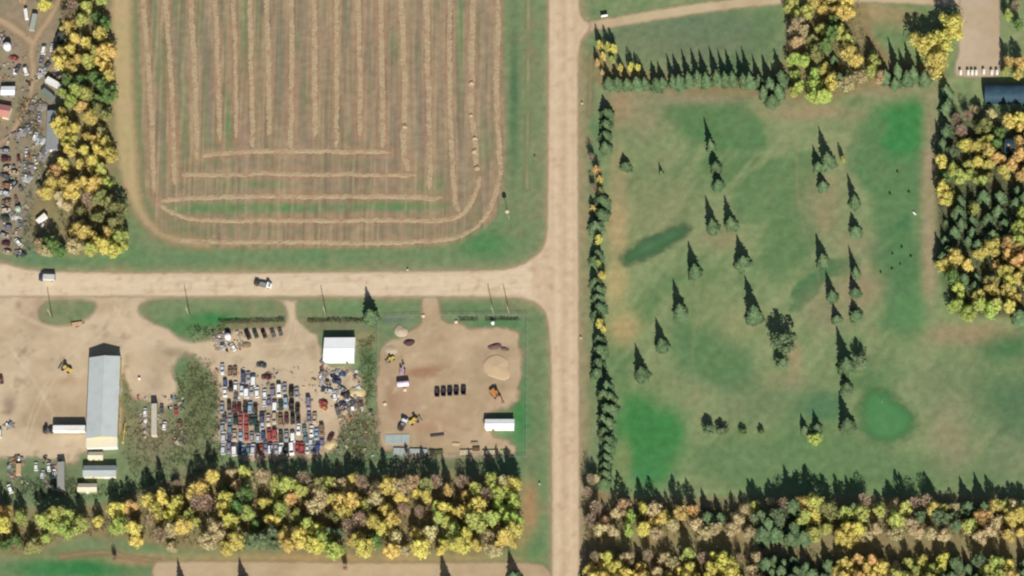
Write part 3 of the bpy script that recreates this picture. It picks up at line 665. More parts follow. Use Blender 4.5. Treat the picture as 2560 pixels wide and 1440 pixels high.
def spruce(px, py, h, w, label, group, base=True, zf=.3):
    """px, py: middle of the lit crown; w: crown width in metres"""
    b = G(px, py, 0 if base else h*zf)
    w *= rnd.uniform(.86, 1.16); h *= rnd.uniform(.94, 1.06)
    t = thing('spruce_tree', label, 'tree', (b.x, b.y, 0), rnd.uniform(0, 6.28), group, (w/3.5, w/3.5*rnd.uniform(.88, 1.1), h/10))
    link('trunk', SPR_TRUNK, t); link('crown', rnd.choice(SPRUCE), t)
    return t

# --- spruces standing on the golf course: base pixel, height, crown width, label
GOLF = [(1779, 374, 11.5, 5.6, 'tall spruce topping the line of three by the upper golf fairway'), (1790, 424, 8.8, 6, 'middle spruce of the line of three by the upper fairway'), (1797, 466, 7.5, 6.2, 'lowest spruce of the line of three by the upper fairway'),
 (1783, 573, 12, 6, 'left spruce of the side-by-side pair above the bare fairway patch'), (1829, 566, 11.5, 6, 'right spruce of the side-by-side pair above the bare fairway patch'),
 (1739, 684, 11.5, 5.8, 'lone spruce to the right of the dark green tee'), (1860, 664, 11.5, 7.4, 'broad spruce just above the widest spruce of the middle row'), (1887, 795, 15, 8.2, 'widest tall spruce of the middle row, on pale ground'),
 (1703, 786, 12, 6.2, 'third spruce up from the lower end of the slanting left row'), (1656, 868, 10.5, 5.6, 'second spruce up from the lower end of the slanting left row'), (1606, 940, 12, 6.4, 'spruce at the lower end of the slanting left row'),
 (2070, 412, 14, 8, 'tallest spruce of the clump at the top of the fairway'), (2047, 425, 9, 5.5, 'low spruce on the left of the clump at the top of the fairway'), (2058, 470, 8, 5.6, 'small spruce at the foot of the clump at the fairway top'),
 (2138, 512, 11.8, 6.2, 'upper spruce of the two beside the east fairway'), (2140, 582, 7.8, 5.4, 'lower spruce of the two beside the east fairway'), (2058, 657, 11, 5.6, 'lone spruce left of the bare patch in the east fairway'),
 (2140, 690, 10.5, 5.4, 'top spruce of the stack of three on the bare patch'), (2139, 735, 7.5, 5, 'middle spruce of the stack of three on the bare patch'), (2140, 790, 6, 5.4, 'bottom spruce of the stack of three on the bare patch'),
 (2081, 746, 10, 5.2, 'upper spruce of the two left of the stacked three'), (2093, 802, 6, 5.4, 'lower spruce of the two left of the stacked three'),
 (2118, 925, 15, 8.5, 'tall dark spruce above the round golf green'), (2118, 974, 8.6, 6, 'small spruce between the two tall ones beside the green'), (2120, 1072, 13, 6.8, 'tall spruce at the left edge of the round golf green'),
 (1565, 418, 5.5, 5.2, 'small scruffy spruce near the road by the upper fairway'), (1654, 436, 4.6, 2.2, 'thin sapling spruce alone on the upper fairway'),
 (2012, 1078, 6.2, 4, 'left small spruce beside the yellow bush on the lower fairway'), (2044, 1074, 6.8, 4, 'right small spruce beside the yellow bush on the lower fairway')]
for a in GOLF: spruce(*a[:4], a[4], 'spruces on the golf course')
for px, py, sp, h, wf, lb in [(1958, 850, 'grey', 12.5, 1.75, 'large spreading grey-green tree on its own in the lower middle fairway'), (1956, 905, 'grey', 7, 1.6, 'small thin tree below the large spreading grey-green tree'), (2152, 900, 'grey', 9, 1.5, 'thin olive tree to the right of the tall dark spruce'),
        (2107, 398, 'yg', 7.5, .6, 'slim yellowish tree right of the fairway-top spruce clump'), (1772, 1072, 'grey', 6, 1.9, 'largest round bush in the row on the lower fairway'), (1806, 1076, 'grey', 5.2, 2.0, 'second round bush in the row on the lower fairway'), (1858, 1078, 'green', 3.8, 1.5, 'third small bush in the row on the lower fairway'), (1903, 1080, 'green', 3.8, 1.4, 'last small bush in the row on the lower fairway'), (2037, 1094, 'lime', 5.5, 1.9, 'round yellow-green bush on the lower fairway by two small spruces')]:
    leafy(px, py, sp, h, wf, lb, 'leafy trees on the golf course')
for i, (x, y) in enumerate([(2244, 432), (2226, 486), (2273, 482), (2255, 620), (2232, 638), (2278, 643), (2252, 663), (2231, 675), (2203, 684)]):
    t = leafy(x, y, 'green', 1.4, 1.3, '%s tiny sapling on the mown turf near the east trees, counting from the top' % ORD[i], 'saplings on the east fairway')
    t.name = 'sapling'
# --- blue-green spruce row along the top of the course
xs_ = [1524, 1546, 1568, 1594, 1616, 1640, 1660, 1682, 1702, 1724, 1746, 1770, 1792, 1814, 1836, 1858, 1880, 1900]
hs_ = [9, 9, 9.5, 10, 10.5, 10, 9.5, 11.5, 12, 13, 13.5, 13.5, 14, 12.5, 12.5, 12.5, 14, 11]
for i, (x, h) in enumerate(zip(xs_, hs_)):
    y = 216-(i > 6)*5-(i > 9)*3+(i > 14)*6+rnd.uniform(-3, 3)
    spruce(x+rnd.uniform(-3, 3), y, h, 5.2, '%s spruce from the road in the row across the top of the course' % ORD[i], 'spruce row across the top of the golf course')
for i, (x, y, h, w) in enumerate([(1910, 240, 11, 5), (1932, 258, 9, 6), (1948, 238, 12, 6.5), (1926, 222, 13, 6), (1955, 205, 12, 6.5)]):
    spruce(x, y, h, w, '%s spruce of the clump ending the top row' % ORD[i], 'spruce clump at the end of the top row')
# --- mixed roadside screen
ROADSIDE = [('s', 1518, 290, 7), ('s', 1516, 318, 8), ('s', 1514, 345, 7), ('s', 1515, 375, 9), ('b', 1480, 395, 'brown', 8), ('l', 1492, 425, 'orange', 8), ('l', 1500, 448, 'gold', 7), ('b', 1484, 470, 'brown', 7), ('l', 1502, 478, 'olive', 7), ('s', 1506, 508, 7), ('l', 1483, 520, 'gold', 5), ('s', 1505, 540, 7),
 ('s', 1492, 575, 9), ('l', 1497, 598, 'yellow', 7.5), ('s', 1496, 640, 7), ('s', 1490, 655, 6), ('l', 1497, 660, 'yg', 7), ('l', 1505, 688, 'yellow', 7), ('s', 1490, 712, 7), ('s', 1498, 730, 7), ('s', 1496, 752, 7), ('s', 1500, 775, 7.5), ('s', 1492, 792, 7), ('l', 1498, 808, 'yellow', 8), ('l', 1510, 822, 'gold', 5),
 ('s', 1498, 855, 7.5), ('s', 1502, 882, 8), ('s', 1497, 915, 8.5), ('s', 1494, 940, 8), ('s', 1520, 975, 10), ('s', 1512, 995, 9), ('s', 1528, 1000, 9), ('s', 1518, 1030, 10), ('s', 1532, 1028, 8), ('s', 1510, 1055, 9), ('s', 1524, 1062, 8), ('s', 1512, 1088, 9), ('s', 1520, 1108, 8), ('s', 1519, 1128, 8), ('s', 1516, 1150, 8), ('s', 1514, 1172, 8), ('s', 1514, 1192, 8), ('s', 1512, 1212, 7),
 ('b', 1478, 1200, 'brown', 10), ('b', 1470, 1232, 'brown', 10), ('l', 1490, 1195, 'tan', 7)]
ns = nl = 0
for r in ROADSIDE:
    if r[0] == 's':
        spruce(r[1], r[2], r[3]*1.08, 6.2, '%s spruce from the north in the screen along the east roadside' % ORD[ns] if ns < 25 else '%s spruce from the south in the screen along the east roadside' % ORD[31-ns], 'roadside screen of spruces'); ns += 1
    else:
        leafy(r[1], r[2], r[3], r[4], .95, '%s in the east roadside screen, %s leafy tree from the north' % (SPEC[r[3]][1], ORD[nl]), 'leafy trees of the roadside screen'); nl += 1
i = 0
for x, y, sp, h in [(1500, 112, 'yellow', 8), (1520, 116, 'yg', 8), (1534, 122, 'yellow', 8), (1508, 140, 'gold', 7), (1530, 148, 'yg', 6), (1552, 168, 'yellow', 6), (1578, 166, 'yellow', 7.5), (1594, 168, 'yellow', 6), (1494, 155, 'orange', 6), (1506, 180, 'tan', 5)]:
    leafy(x, y, sp, h, .85, '%s at the road end of the top spruce row, %s from the north' % (SPEC[sp][1], ORD[i]), 'poplars at the corner by the driveway'); i += 1
spruce(930, 798, 11.5, 6.6, 'lone broad spruce on the grass verge in front of the white-roofed workshop', None)
leafy(928, 800, 'yg', 5, 1.0, 'small yellow-green tree right below the lone verge spruce', None)

# --- belts: crowns fill an outline; each takes the species of the nearest noted crown
def scatter(P, gap, seed):
    q = random.Random(seed); x0 = min(p[0] for p in P); x1 = max(p[0] for p in P); y0 = min(p[1] for p in P); y1 = max(p[1] for p in P); pts = []; miss = 0
    while miss < 1500:
        p = (q.uniform(x0, x1), q.uniform(y0, y1))
        if inside(P, *p) and all((p[0]-a)**2+((p[1]-b)*1.1)**2 > gap*gap for a, b in pts): pts.append(p); miss = 0
        else: miss += 1
    return pts
def belt(zone, P, gap, seed, anchors, h0, h1, cells, wf=1.05, jitter=.25, group=None, skip=None, keep_anchor=0.7, ax=0):
    q = random.Random(seed+1); pts = []
    for a in anchors:                                            # noted crowns first, where they stand
        if all((a[0]-b[0])**2+(a[1]-b[1])**2 > (gap*keep_anchor)**2 for b in pts): pts.append((a[0], a[1], a[2]))
    for p in scatter(P, gap, seed):
        if any((p[0]-b[0])**2+((p[1]-b[1])*1.1)**2 < (gap*.92)**2 for b in pts): continue
        if skip and inside(skip, *p): continue
        near = sorted(anchors, key=lambda a: (a[0]-p[0])**2+((a[1]-p[1])*1.2)**2)[:3]
        sp = near[0][2] if q.random() > jitter else near[q.randint(1, 2)][2]
        pts.append((p[0], p[1], sp))
    groups = {}; cellof = lambda p: [c for c in cells if p[ax] >= c[0]][-1][1]
    for p in pts:
        cell = cellof(p); same = sorted(b[1-ax] for b in pts if cellof(b) == cell); r = same.index(p[1-ax])/max(1, len(same)-1)
        row = (('north edge', 'middle', 'south edge') if ax == 0 else ('west edge', 'middle', 'east edge'))[0 if r < .34 else (1 if r < .67 else 2)]
        groups.setdefault((p[2], row, cell), []).append(p)
    for (sp, row, cell), L in groups.items():
        L.sort(key=lambda p: p[ax])
        for i, p in enumerate(L):
            w = 'grey-green spruce' if sp == 'spruce' else SPEC[sp][1]
            lb = (ORD[i]+' '+w+' from '+('west' if ax == 0 else 'north') if len(L) > 1 else 'only '+w)+', '+row+' of '+cell
            h = q.uniform(h0*.82, h1) if q.random() < .8 else q.uniform(h0*.5, h0*.8)
            if sp == 'spruce': spruce(p[0], p[1]+10, h*1.02, h*.62, lb, group, False, .3)
            else: leafy(p[0], p[1], sp, h*(.92 if sp in ('tan', 'brown', 'rust') else 1), wf*q.uniform(.72, 1.12)*(10/h)**.6, lb, group)
    return pts
Y, GO, OR, L_, YG, GN, OL, T, B, RU, S, GR = 'yellow', 'gold', 'orange', 'lime', 'yg', 'green', 'olive', 'tan', 'brown', 'rust', 'spruce', 'grey'
def an(s): return s
WEST = [(215, 15, YG), (240, 42, GN), (205, 48, YG), (182, 15, B), (185, 95, GO), (215, 108, GO), (252, 82, GO), (195, 145, GO), (172, 165, GO), (245, 150, GO), (262, 165, GO), (220, 150, YG), (202, 200, GN), (235, 190, GN), (252, 212, GN), (190, 225, YG), (215, 235, YG), (175, 250, L_), (245, 250, GN), (205, 265, OR), (225, 292, GO), (246, 272, OL), (262, 288, OL), (160, 330, Y), (188, 320, Y), (170, 352, Y), (215, 340, GO), (240, 350, GO), (252, 328, OL),
 (172, 372, Y), (210, 375, Y), (245, 375, Y), (200, 410, GO), (230, 402, GO), (252, 422, YG), (265, 455, L_), (235, 460, GO), (140, 425, OR), (130, 455, GO), (160, 455, GO), (148, 492, T), (220, 500, B), (250, 492, OL), (275, 505, OL), (195, 570, GO), (215, 580, GO), (240, 600, Y), (270, 580, GO), (300, 590, YG), (308, 612, YG), (225, 622, YG), (262, 612, Y), (290, 560, OL), (250, 540, OL), (185, 612, T), (130, 615, GN), (100, 612, RU), (115, 626, T), (155, 628, GN)]
belt('west', [(160, -30), (265, -30), (272, 200), (275, 470), (318, 590), (310, 625), (190, 632), (170, 600), (185, 540), (150, 500), (112, 480), (120, 420), (150, 400), (150, 120)], 26, 11, WEST, 8, 10.5,
     [(-99, 'belt beside the white vans'), (190, 'belt beside the long grey shed'), (390, 'belt below the long grey shed'), (520, 'belt above the road')], 1.5, ax=1, group='trees of the belt beside the hay field')
SOUTH = [(17, 1275, OR), (10, 1312, Y), (50, 1290, YG), (110, 1302, YG), (160, 1320, L_), (115, 1345, L_), (40, 1350, GN), (80, 1365, OL), (200, 1310, YG), (245, 1302, Y), (290, 1272, Y), (295, 1312, L_), (335, 1320, GO), (340, 1350, GO), (325, 1265, OR), (390, 1275, Y), (480, 1235, GO), (502, 1222, GO), (530, 1190, Y), (580, 1182, T), (610, 1178, YG), (440, 1212, B), (400, 1340, B), (380, 1300, B), (470, 1290, YG), (490, 1305, YG), (560, 1270, Y), (592, 1265, GN), (620, 1280, YG), (458, 1315, GO), (540, 1322, T), (590, 1350, GO), (520, 1350, T), (430, 1365, T), (600, 1330, T), (560, 1222, GN), (590, 1212, RU), (520, 1260, B), (640, 1310, GN),
 (655, 1188, T), (690, 1230, YG), (660, 1255, Y), (720, 1210, YG), (750, 1225, YG), (700, 1270, L_), (714, 1262, OR), (680, 1300, Y), (740, 1285, YG), (770, 1310, YG), (660, 1352, GR), (720, 1362, GO), (790, 1362, Y), (808, 1350, L_), (830, 1247, GO), (855, 1252, GO), (880, 1250, GO), (800, 1240, T), (910, 1260, YG), (830, 1290, OL), (850, 1330, GR), (900, 1302, B), (890, 1350, GO), (940, 1350, GN), (940, 1222, T), (970, 1212, GO), (1000, 1242, GO), (960, 1320, GO), (990, 1342, T), (1030, 1205, RU), (1040, 1232, Y), (1065, 1237, Y), (1010, 1272, B), (1050, 1280, B), (1090, 1262, L_), (1112, 1270, Y), (1120, 1302, YG), (1150, 1280, Y), (1120, 1225, OR), (1165, 1237, GO), (1190, 1222, YG), (1250, 1232, L_), (1260, 1280, L_), (1190, 1302, YG), (1230, 1295, YG), (1040, 1330, GO), (1072, 1330, T), (1050, 1368, GO), (1110, 1360, Y), (1150, 1362, Y), (1190, 1362, Y), (1222, 1340, T), (1260, 1342, GO), (1280, 1350, GO), (1232, 1375, T), (1100, 1378, GO), (980, 1376, GO), (1155, 1205, B), (1090, 1205, B), (1215, 1240, B), (780, 1220, B), (760, 1195, B)]
belt('south', [(-30, 1275), (60, 1275), (110, 1285), (240, 1285), (280, 1262), (330, 1250), (420, 1205), (500, 1195), (560, 1172), (640, 1168), (700, 1195), (780, 1205), (900, 1215), (1000, 1195), (1100, 1195), (1280, 1195), (1288, 1250), (1296, 1330), (1285, 1365), (1180, 1378), (1000, 1376), (640, 1372), (480, 1366), (420, 1360), (350, 1350), (310, 1330), (240, 1318), (180, 1335), (120, 1368), (40, 1372), (-30, 1372)], 27, 22, SOUTH + [(x, 1200+(x*5) % 13, ('yg', 'tan', 'gold', 'brown', 'olive')[(x//27) % 5]) for x in range(690, 1285, 27)], 10.5, 14.5,
     [(-99, 'belt below the parked trailers'), (180, 'belt below the small sheds'), (330, 'belt below the weedy ground'), (460, 'belt below the shrub patch'), (560, 'belt below western wrecks'), (690, 'belt below eastern wrecks'), (820, 'belt below the weeds'), (950, 'belt below the concrete pads'), (1070, 'belt below the timber stacks'), (1180, 'belt at the road end')], 1.36, group='trees of the south shelterbelt')
SEAST = [(1490, 1270, B), (1540, 1280, T), (1515, 1300, RU), (1475, 1300, B), (1560, 1262, RU), (1500, 1322, T), (1572, 1320, L_), (1610, 1270, Y), (1630, 1302, GO), (1700, 1280, OR), (1680, 1310, T), (1740, 1310, T), (1790, 1320, T), (1860, 1270, T), (1830, 1318, T), (1925, 1252, T), (1902, 1290, GR), (1940, 1325, S), (1985, 1312, S), (2010, 1290, YG), (2032, 1290, Y), (2065, 1320, YG), (2075, 1272, OL), (2110, 1280, YG), (2150, 1280, YG), (2120, 1320, Y), (2190, 1320, T), (2200, 1272, YG), (2262, 1270, YG), (2275, 1310, T), (2240, 1330, T), (2350, 1290, GR), (2382, 1290, GR), (2300, 1290, GR), (2360, 1335, T), (2425, 1310, YG), (2455, 1290, OR), (2472, 1328, T), (2530, 1290, GO), (2552, 1280, Y), (2520, 1335, GO), (1770, 1285, S), (1800, 1285, S), (2160, 1250, B), (2420, 1260, S), (2320, 1252, B)]
belt('southeast', [(1458, 1255), (1560, 1258), (1700, 1268), (1880, 1262), (1960, 1250), (2100, 1262), (2300, 1258), (2590, 1262), (2590, 1345), (2300, 1345), (1900, 1340), (1700, 1330), (1590, 1335), (1470, 1330)], 27, 33, SEAST + [(x, 1258+(x*7) % 11, ('yg', 'tan', 'grey', 'brown', 'spruce', 'gold')[(x//26) % 6]) for x in range(1885, 2580, 25)], 12, 15,
     [(-99, 'roadside belt below bright turf'), (1580, 'wood below bright turf corner'), (1720, 'wood below the bush row'), (1880, 'wood below two small spruces'), (2020, 'wood left of the green'), (2150, 'wood below the green'), (2290, 'wood right of the green'), (2430, 'wood at the right border')], 1.28, group='trees of the wood edge below the golf course')
SE2 = [(1510, 1420, GO), (1545, 1420, Y), (1600, 1420, GO), (1570, 1395, T), (1660, 1395, T), (1490, 1395, B), (1620, 1390, B), (1720, 1385, YG), (1722, 1422, Y), (1800, 1420, Y), (1760, 1395, B), (1850, 1395, B), (1880, 1425, T), (1930, 1420, S), (1960, 1400, S), (1990, 1420, S), (2070, 1402, S), (2030, 1425, S), (2110, 1410, GO), (2180, 1402, OR), (2205, 1420, GO), (2240, 1420, T), (2330, 1420, YG), (2290, 1425, YG), (2352, 1422, Y), (2420, 1412, S), (2490, 1412, YG), (2522, 1412, GO), (2450, 1402, GR), (2560, 1425, S), (2380, 1435, S)]
belt('southeast2', [(1470, 1385), (1900, 1388), (2100, 1395), (2590, 1400), (2590, 1470), (1470, 1470)], 24, 44, SE2, 10, 12.5,
     [(-99, 'bottom row beside the road'), (1640, 'bottom row below the tan trees'), (1800, 'bottom row before the spruces'), (1920, 'bottom row where spruces stand'), (2090, 'bottom row below the green'), (2280, 'bottom row nearing right border'), (2430, 'bottom row at the right border')], 1.28, group='trees along the bottom border')
EAST = [(2415, 360, Y), (2445, 402, GO), (2355, 402, Y), (2400, 438, YG), (2425, 432, YG), (2362, 440, GN), (2525, 302, GO), (2530, 410, OR), (2510, 425, GO), (2552, 385, OR), (2380, 382, GR), (2472, 440, OL), (2400, 490, S), (2430, 500, S), (2460, 482, S), (2500, 482, S), (2540, 500, S), (2395, 522, S), (2430, 540, S), (2470, 540, S), (2510, 550, S), (2362, 590, S), (2420, 592, S), (2445, 602, S), (2482, 582, S), (2502, 562, S), (2365, 492, Y), (2435, 520, YG), (2555, 530, L_), (2365, 660, Y), (2390, 640, GO), (2450, 632, GO), (2490, 660, OR), (2520, 632, OR), (2542, 620, OR), (2550, 602, L_), (2440, 682, S), (2380, 692, GN), (2480, 702, OL), (2520, 702, Y), (2400, 740, L_), (2450, 760, L_), (2390, 762, L_), (2490, 760, YG), (2540, 742, GO), (2420, 778, L_), (2520, 722, GO), (2480, 722, GO), (2440, 272, T), (2480, 282, T), (2460, 312, OL), (2365, 262, S), (2365, 322, S), (2390, 300, B), (2420, 290, B), (2550, 780, S), (2500, 330, GN)]
belt('east', [(2355, 330), (2400, 300), (2430, 262), (2490, 268), (2500, 300), (2590, 290), (2590, 770), (2540, 765), (2450, 782), (2390, 762), (2365, 690), (2350, 640), (2352, 480)], 25, 55, EAST, 8, 11,
     [(-99, 'wood below the dark sheds'), (400, 'wood beside upper fairway'), (500, 'spruce-filled middle east wood'), (610, 'east wood beside small saplings'), (700, 'foot of east wood')], 1.38, ax=1, group='trees of the east wood')
NORTH = [(1990, 105, RU), (1990, 62, T), (2015, 28, YG), (2060, 22, GO), (2100, 32, GO), (2125, 30, GO), (2012, 78, T), (2055, 72, YG), (2077, 82, GN), (2102, 80, YG), (2120, 100, YG), (2065, 112, GN), (2010, 150, L_), (2037, 185, L_), (2062, 170, Y), (2000, 215, L_), (2032, 240, L_), (2062, 240, L_), (1985, 228, L_), (2100, 190, S), (2118, 172, S), (2140, 152, GO), (2150, 190, T), (2185, 150, YG), (2180, 175, YG), (2200, 192, RU), (2040, 130, OL), (2085, 140, S), (2090, 50, GN)]
belt('north', [(1980, -20), (2130, -20), (2135, 80), (2150, 130), (2190, 140), (2205, 190), (2150, 205), (2085, 220), (2060, 250), (1990, 240), (1985, 160), (1975, 100)], 27, 66, NORTH, 8.5, 11.5,
     [(-99, 'north grove'), (130, 'foot of north grove')], 1.38, ax=1, group='trees of the north grove')
k = 0
for x, y, sp, h, wf, lb in [(2382, 62, Y, 12, 1.95, 'large yellow poplar left of the gravel lot, topmost of four'), (2358, 98, Y, 11, 1.8, 'yellow poplar in the middle left of the gravel lot'), (2312, 112, Y, 12, 1.8, 'yellow poplar farthest from the gravel lot in the group of four'), (2345, 152, Y, 12, 2.0, 'largest yellow poplar at the foot of the group by the gravel lot'),
        (2520, 35, YG, 9, 1, 'yellow-green poplar at the top right of the gravel lot'), (2545, 62, GN, 9, 1, 'green tree right of the gravel lot'), (2540, 15, B, 9, 1, 'bare brown tree at the top right corner'), (2520, 155, OR, 9, 1.1, 'orange poplar right of the golf carts'), (2550, 160, OR, 10, 1.1, 'orange poplar on the right border above the dark shed'), (2545, 185, GO, 8, 1.1, 'golden poplar just above the dark shed'), (2515, 178, YG, 7, 1, 'low yellow-green poplar at the right end of the golf carts'),
        (110, 8, Y, 10, 1.2, 'round yellow poplar above the junkyard track'), (55, -4, RU, 8, 1, 'russet tree at the top of the junkyard')]:
    leafy(x, y, sp, h, wf, lb, 'trees around the gravel lot' if x > 500 else None)
for i, (x, y, h) in enumerate([(2245, 190, 14), (2238, 215, 9), (2268, 205, 13), (2285, 196, 14), (2312, 206, 13), (2215, 200, 11), (2366, 235, 10), (2370, 270, 10), (2366, 330, 9)]):
    spruce(x, y, h, 5.4, ('%s spruce in the clump left of the big yellow poplars' % ORD[i]) if i < 6 else '%s spruce down the left edge of the wood by the dark sheds' % ORD[i-6], 'spruces north-east of the course')
for i, (x, y, h, w) in enumerate([(455, 1462, 9, 4), (610, 1462, 9, 5), (1118, 1462, 11, 5), (1287, 1450, 10, 6)]):
    spruce(x, y, h, w, '%s spruce from the west on the lower side of the lane' % ORD[i], 'spruces below the lane')
leafy(285, 1395, 'brown', 6, .9, 'small bare tree by the corner of the bright green lawn', None)
leafy(862, 1418, 'brown', 9, .7, 'slim bare tree leaning over the lane', None)

# ------------------------------------------------------------------ buildings
def slab(mb, P, t):
    """quad P (4 points, seen from above ccw) thickened downwards along its normal"""
    P = [Vector(p) for p in P]; n = (P[1]-P[0]).cross(P[3]-P[0]).normalized()
    mb.add(P+[p-n*t for p in P], [(0, 1, 2, 3), (7, 6, 5, 4), (0, 4, 5, 1), (1, 5, 6, 2), (2, 6, 7, 3), (3, 7, 4, 0)])
def footprint(rect, z):
    x0, y0, x1, y1 = rect; cx, cy = (x0+x1)/2, (y0+y1)/2
    return G(cx, cy, z), (G(x1, cy, z)-G(x0, cy, z)).length, (G(cx, y0, z)-G(cx, y1, z)).length
def opening(t, side, hx, hy, off, w, h, z0, m, name='door', proud=.06, handle=True):
    sx, sy = {'s': (0, -1), 'n': (0, 1), 'e': (1, 0), 'w': (-1, 0)}[side]
    mb = MB()
    if sy: mb.box(off-w/2, sy*hy-(proud if sy < 0 else -.01), z0, off+w/2, sy*hy+(.01 if sy < 0 else proud) if sy < 0 else hy+proud, z0+h)
    else: mb.box(sx*hx-(proud if sx < 0 else -.01), off-w/2, z0, sx*hx+(-.01 if sx < 0 else proud) if sx > 0 else -hx-.002, off+w/2, z0+h)
    d = part(name, mb, m, t)
    if handle and name == 'door':
        a = MB(); q = .1
        if sy: a.box(off+w*.36, sy*(hy+proud)-(.07 if sy < 0 else 0), z0+h*.45, off+w*.36+q, sy*(hy+proud)+(0 if sy < 0 else .07), z0+h*.45+.05)
        else: a.box(sx*(hx+proud)-(.07 if sx < 0 else 0), off+w*.36, z0+h*.45, sx*(hx+proud)+(0 if sx < 0 else .07), off+w*.36+q, z0+h*.45+.05)
        part('handle', a, M_steel, d)
    return d
def gable(name, label, rect, eave, rise, axis, roofm, wallm, rz=0.0, over=.3, doors=(), windows=(), cap=None):
    c, wx, wy = footprint(rect, eave); X, Y_ = wx/2, wy/2
    t = thing(name, label, 'building', (c.x, c.y, 0), rz)
    hx, hy = X-over, Y_-over; mb = MB()
    if axis == 'y':
        V = [(-hx, -hy, -.1), (hx, -hy, -.1), (hx, -hy, eave), (0, -hy, eave+rise*hx/X), (-hx, -hy, eave)]
        V += [(x, hy, z) for x, _, z in V]
    else:
        V = [(-hx, hy, -.1), (-hx, -hy, -.1), (-hx, -hy, eave), (-hx, 0, eave+rise*hy/Y_), (-hx, hy, eave)]
        V += [(hx, y, z) for _, y, z in V]
    mb.add(V, [(0, 1, 2, 3, 4), (9, 8, 7, 6, 5), (0, 5, 6, 1), (1, 6, 7, 2), (2, 7, 8, 3), (3, 8, 9, 4), (4, 9, 5, 0)])
    part('wall', mb, wallm, t)
    e = eave+.10-rise*over/(X if axis == 'y' else Y_)*.0; r = eave+rise+.14
    if axis == 'y': S_ = [[(-X, -Y_, e), (0, -Y_, r), (0, Y_, r), (-X, Y_, e)], [(0, -Y_, r), (X, -Y_, e), (X, Y_, e), (0, Y_, r)]]
    else: S_ = [[(-X, -Y_, e), (X, -Y_, e), (X, 0, r), (-X, 0, r)], [(-X, 0, r), (X, 0, r), (X, Y_, e), (-X, Y_, e)]]
    for P in S_:
        m = MB(); slab(m, P, .08); part('roof_slope', m, roofm, t)
    m = MB()
    if axis == 'y': m.add([(-.25, -Y_, r-.03), (0, -Y_, r+.07), (.25, -Y_, r-.03), (-.25, Y_, r-.03), (0, Y_, r+.07), (.25, Y_, r-.03)], [(0, 1, 4, 3), (1, 2, 5, 4), (0, 2, 1), (3, 4, 5), (0, 3, 5, 2)])
    else: m.add([(-X, -.25, r-.03), (-X, 0, r+.07), (-X, .25, r-.03), (X, -.25, r-.03), (X, 0, r+.07), (X, .25, r-.03)], [(0, 1, 4, 3), (1, 2, 5, 4), (0, 2, 1), (3, 4, 5), (0, 3, 5, 2)])
    part('ridge_cap', m, cap or roofm, t)
    for d in doors: opening(t, d[0], hx, hy, d[1], d[2], d[3], 0, d[4])
    for d in windows:
        w = opening(t, d[0], hx, hy, d[1], d[2], d[3], d[4], mat('window_frame', (.7, .7, .68)), 'window', .05, False)
        sx, sy = {'s': (0, -1), 'e': (1, 0), 'w': (-1, 0), 'n': (0, 1)}[d[0]]; g = MB(); a = d[2]/2-.07
        if sy: g.box(d[1]-a, sy*(hy+.05)-.02, d[4]+.07, d[1]+a, sy*(hy+.05)+.02, d[4]+d[3]-.07)
        else: g.box(sx*(hx+.05)-.02, d[1]-a, d[4]+.07, sx*(hx+.05)+.02, d[1]+a, d[4]+d[3]-.07)
        part('pane', g, M_glass, w)
    return t, X, Y_
M_yel = mat('yellow_siding', alb(214, 198, 92), .7, .08, .8)
M_cream = mat('cream_siding', alb(232, 220, 186), .75, .08, .8)
M_white = mat('white_siding', (.72, .72, .70), .7, .06, .8)
M_gsid = mat('grey_siding', alb(150, 152, 150), .7, .1, .8)
M_doorw = mat('white_door', (.62, .62, .60), .6, .06, 1)
M_doorb = mat('brown_door', (.16, .10, .07), .7, .1, 1)
R_grey = roof_mat('galvanised_roof_y', alb(200, 208, 208), 'y', .5, .3)
R_white = roof_mat('white_roof', (.74, .75, .76), 'x', .5, .12)
R_cream = roof_mat('cream_roof', alb(226, 218, 192), 'x', .6, .3)
R_pale = roof_mat('pale_grey_roof', alb(176, 184, 184), 'x', .6, .35)
R_flat = roof_mat('grey_roof', alb(150, 154, 156), 'x', .7, .35)
R_red = roof_mat('faded_red_roof', alb(204, 142, 130), 'x', .7, .4)
t, X, Y_ = gable('long_barn', 'long grey-roofed barn with yellow side wall in the open yard', (219, 892, 297, 1094), 4.6, 1.5, 'y', R_grey, M_yel, R(0),
      doors=[('e', 4, 3.4, 3.4, M_doorw), ('e', -8, 1.0, 2.1, M_doorb), ('w', 6, 4, 3.6, M_doorw)], windows=[('e', -2, 1.2, 1, 1.6), ('e', 11, 1.2, 1, 1.6)])
# lower shop built onto the barn's south end
c, wx, wy = footprint((224, 1094, 297, 1112), 3.6)
m = MB(); hy = Y_; w = X-.05
m.box(-w+.3, -hy-3.9, -.1, w-.3, -hy+.25, 3.3); an_ = part('annex_wall', m, M_white, t)
m = MB(); slab(m, [(-w, -hy-4.2, 3.35), (w, -hy-4.2, 3.35), (w, -hy+.28, 4.35), (-w, -hy+.28, 4.35)], .1); part('annex_roof', m, R_cream, t)
m = MB(); m.box(-4, -hy-3.96, 0, -.6, -hy-3.86, 2.9); part('garage_door', m, M_doorw, an_)
m = MB(); m.box(.4, -hy-3.96, 0, 3.8, -hy-3.86, 2.9); part('garage_door', m, M_doorw, an_)
gable('workshop', 'workshop with bright white metal roof facing the road', (809, 844, 887, 902), 3.6, .6, 'x', R_white, mat('pale_siding', (.62, .66, .62), .7), R(-2.5), doors=[('s', -3, 3.2, 2.9, M_doorw), ('w', -2, 1, 2.1, M_doorb), ('s', 3.5, 1, 2.1, M_doorb)])
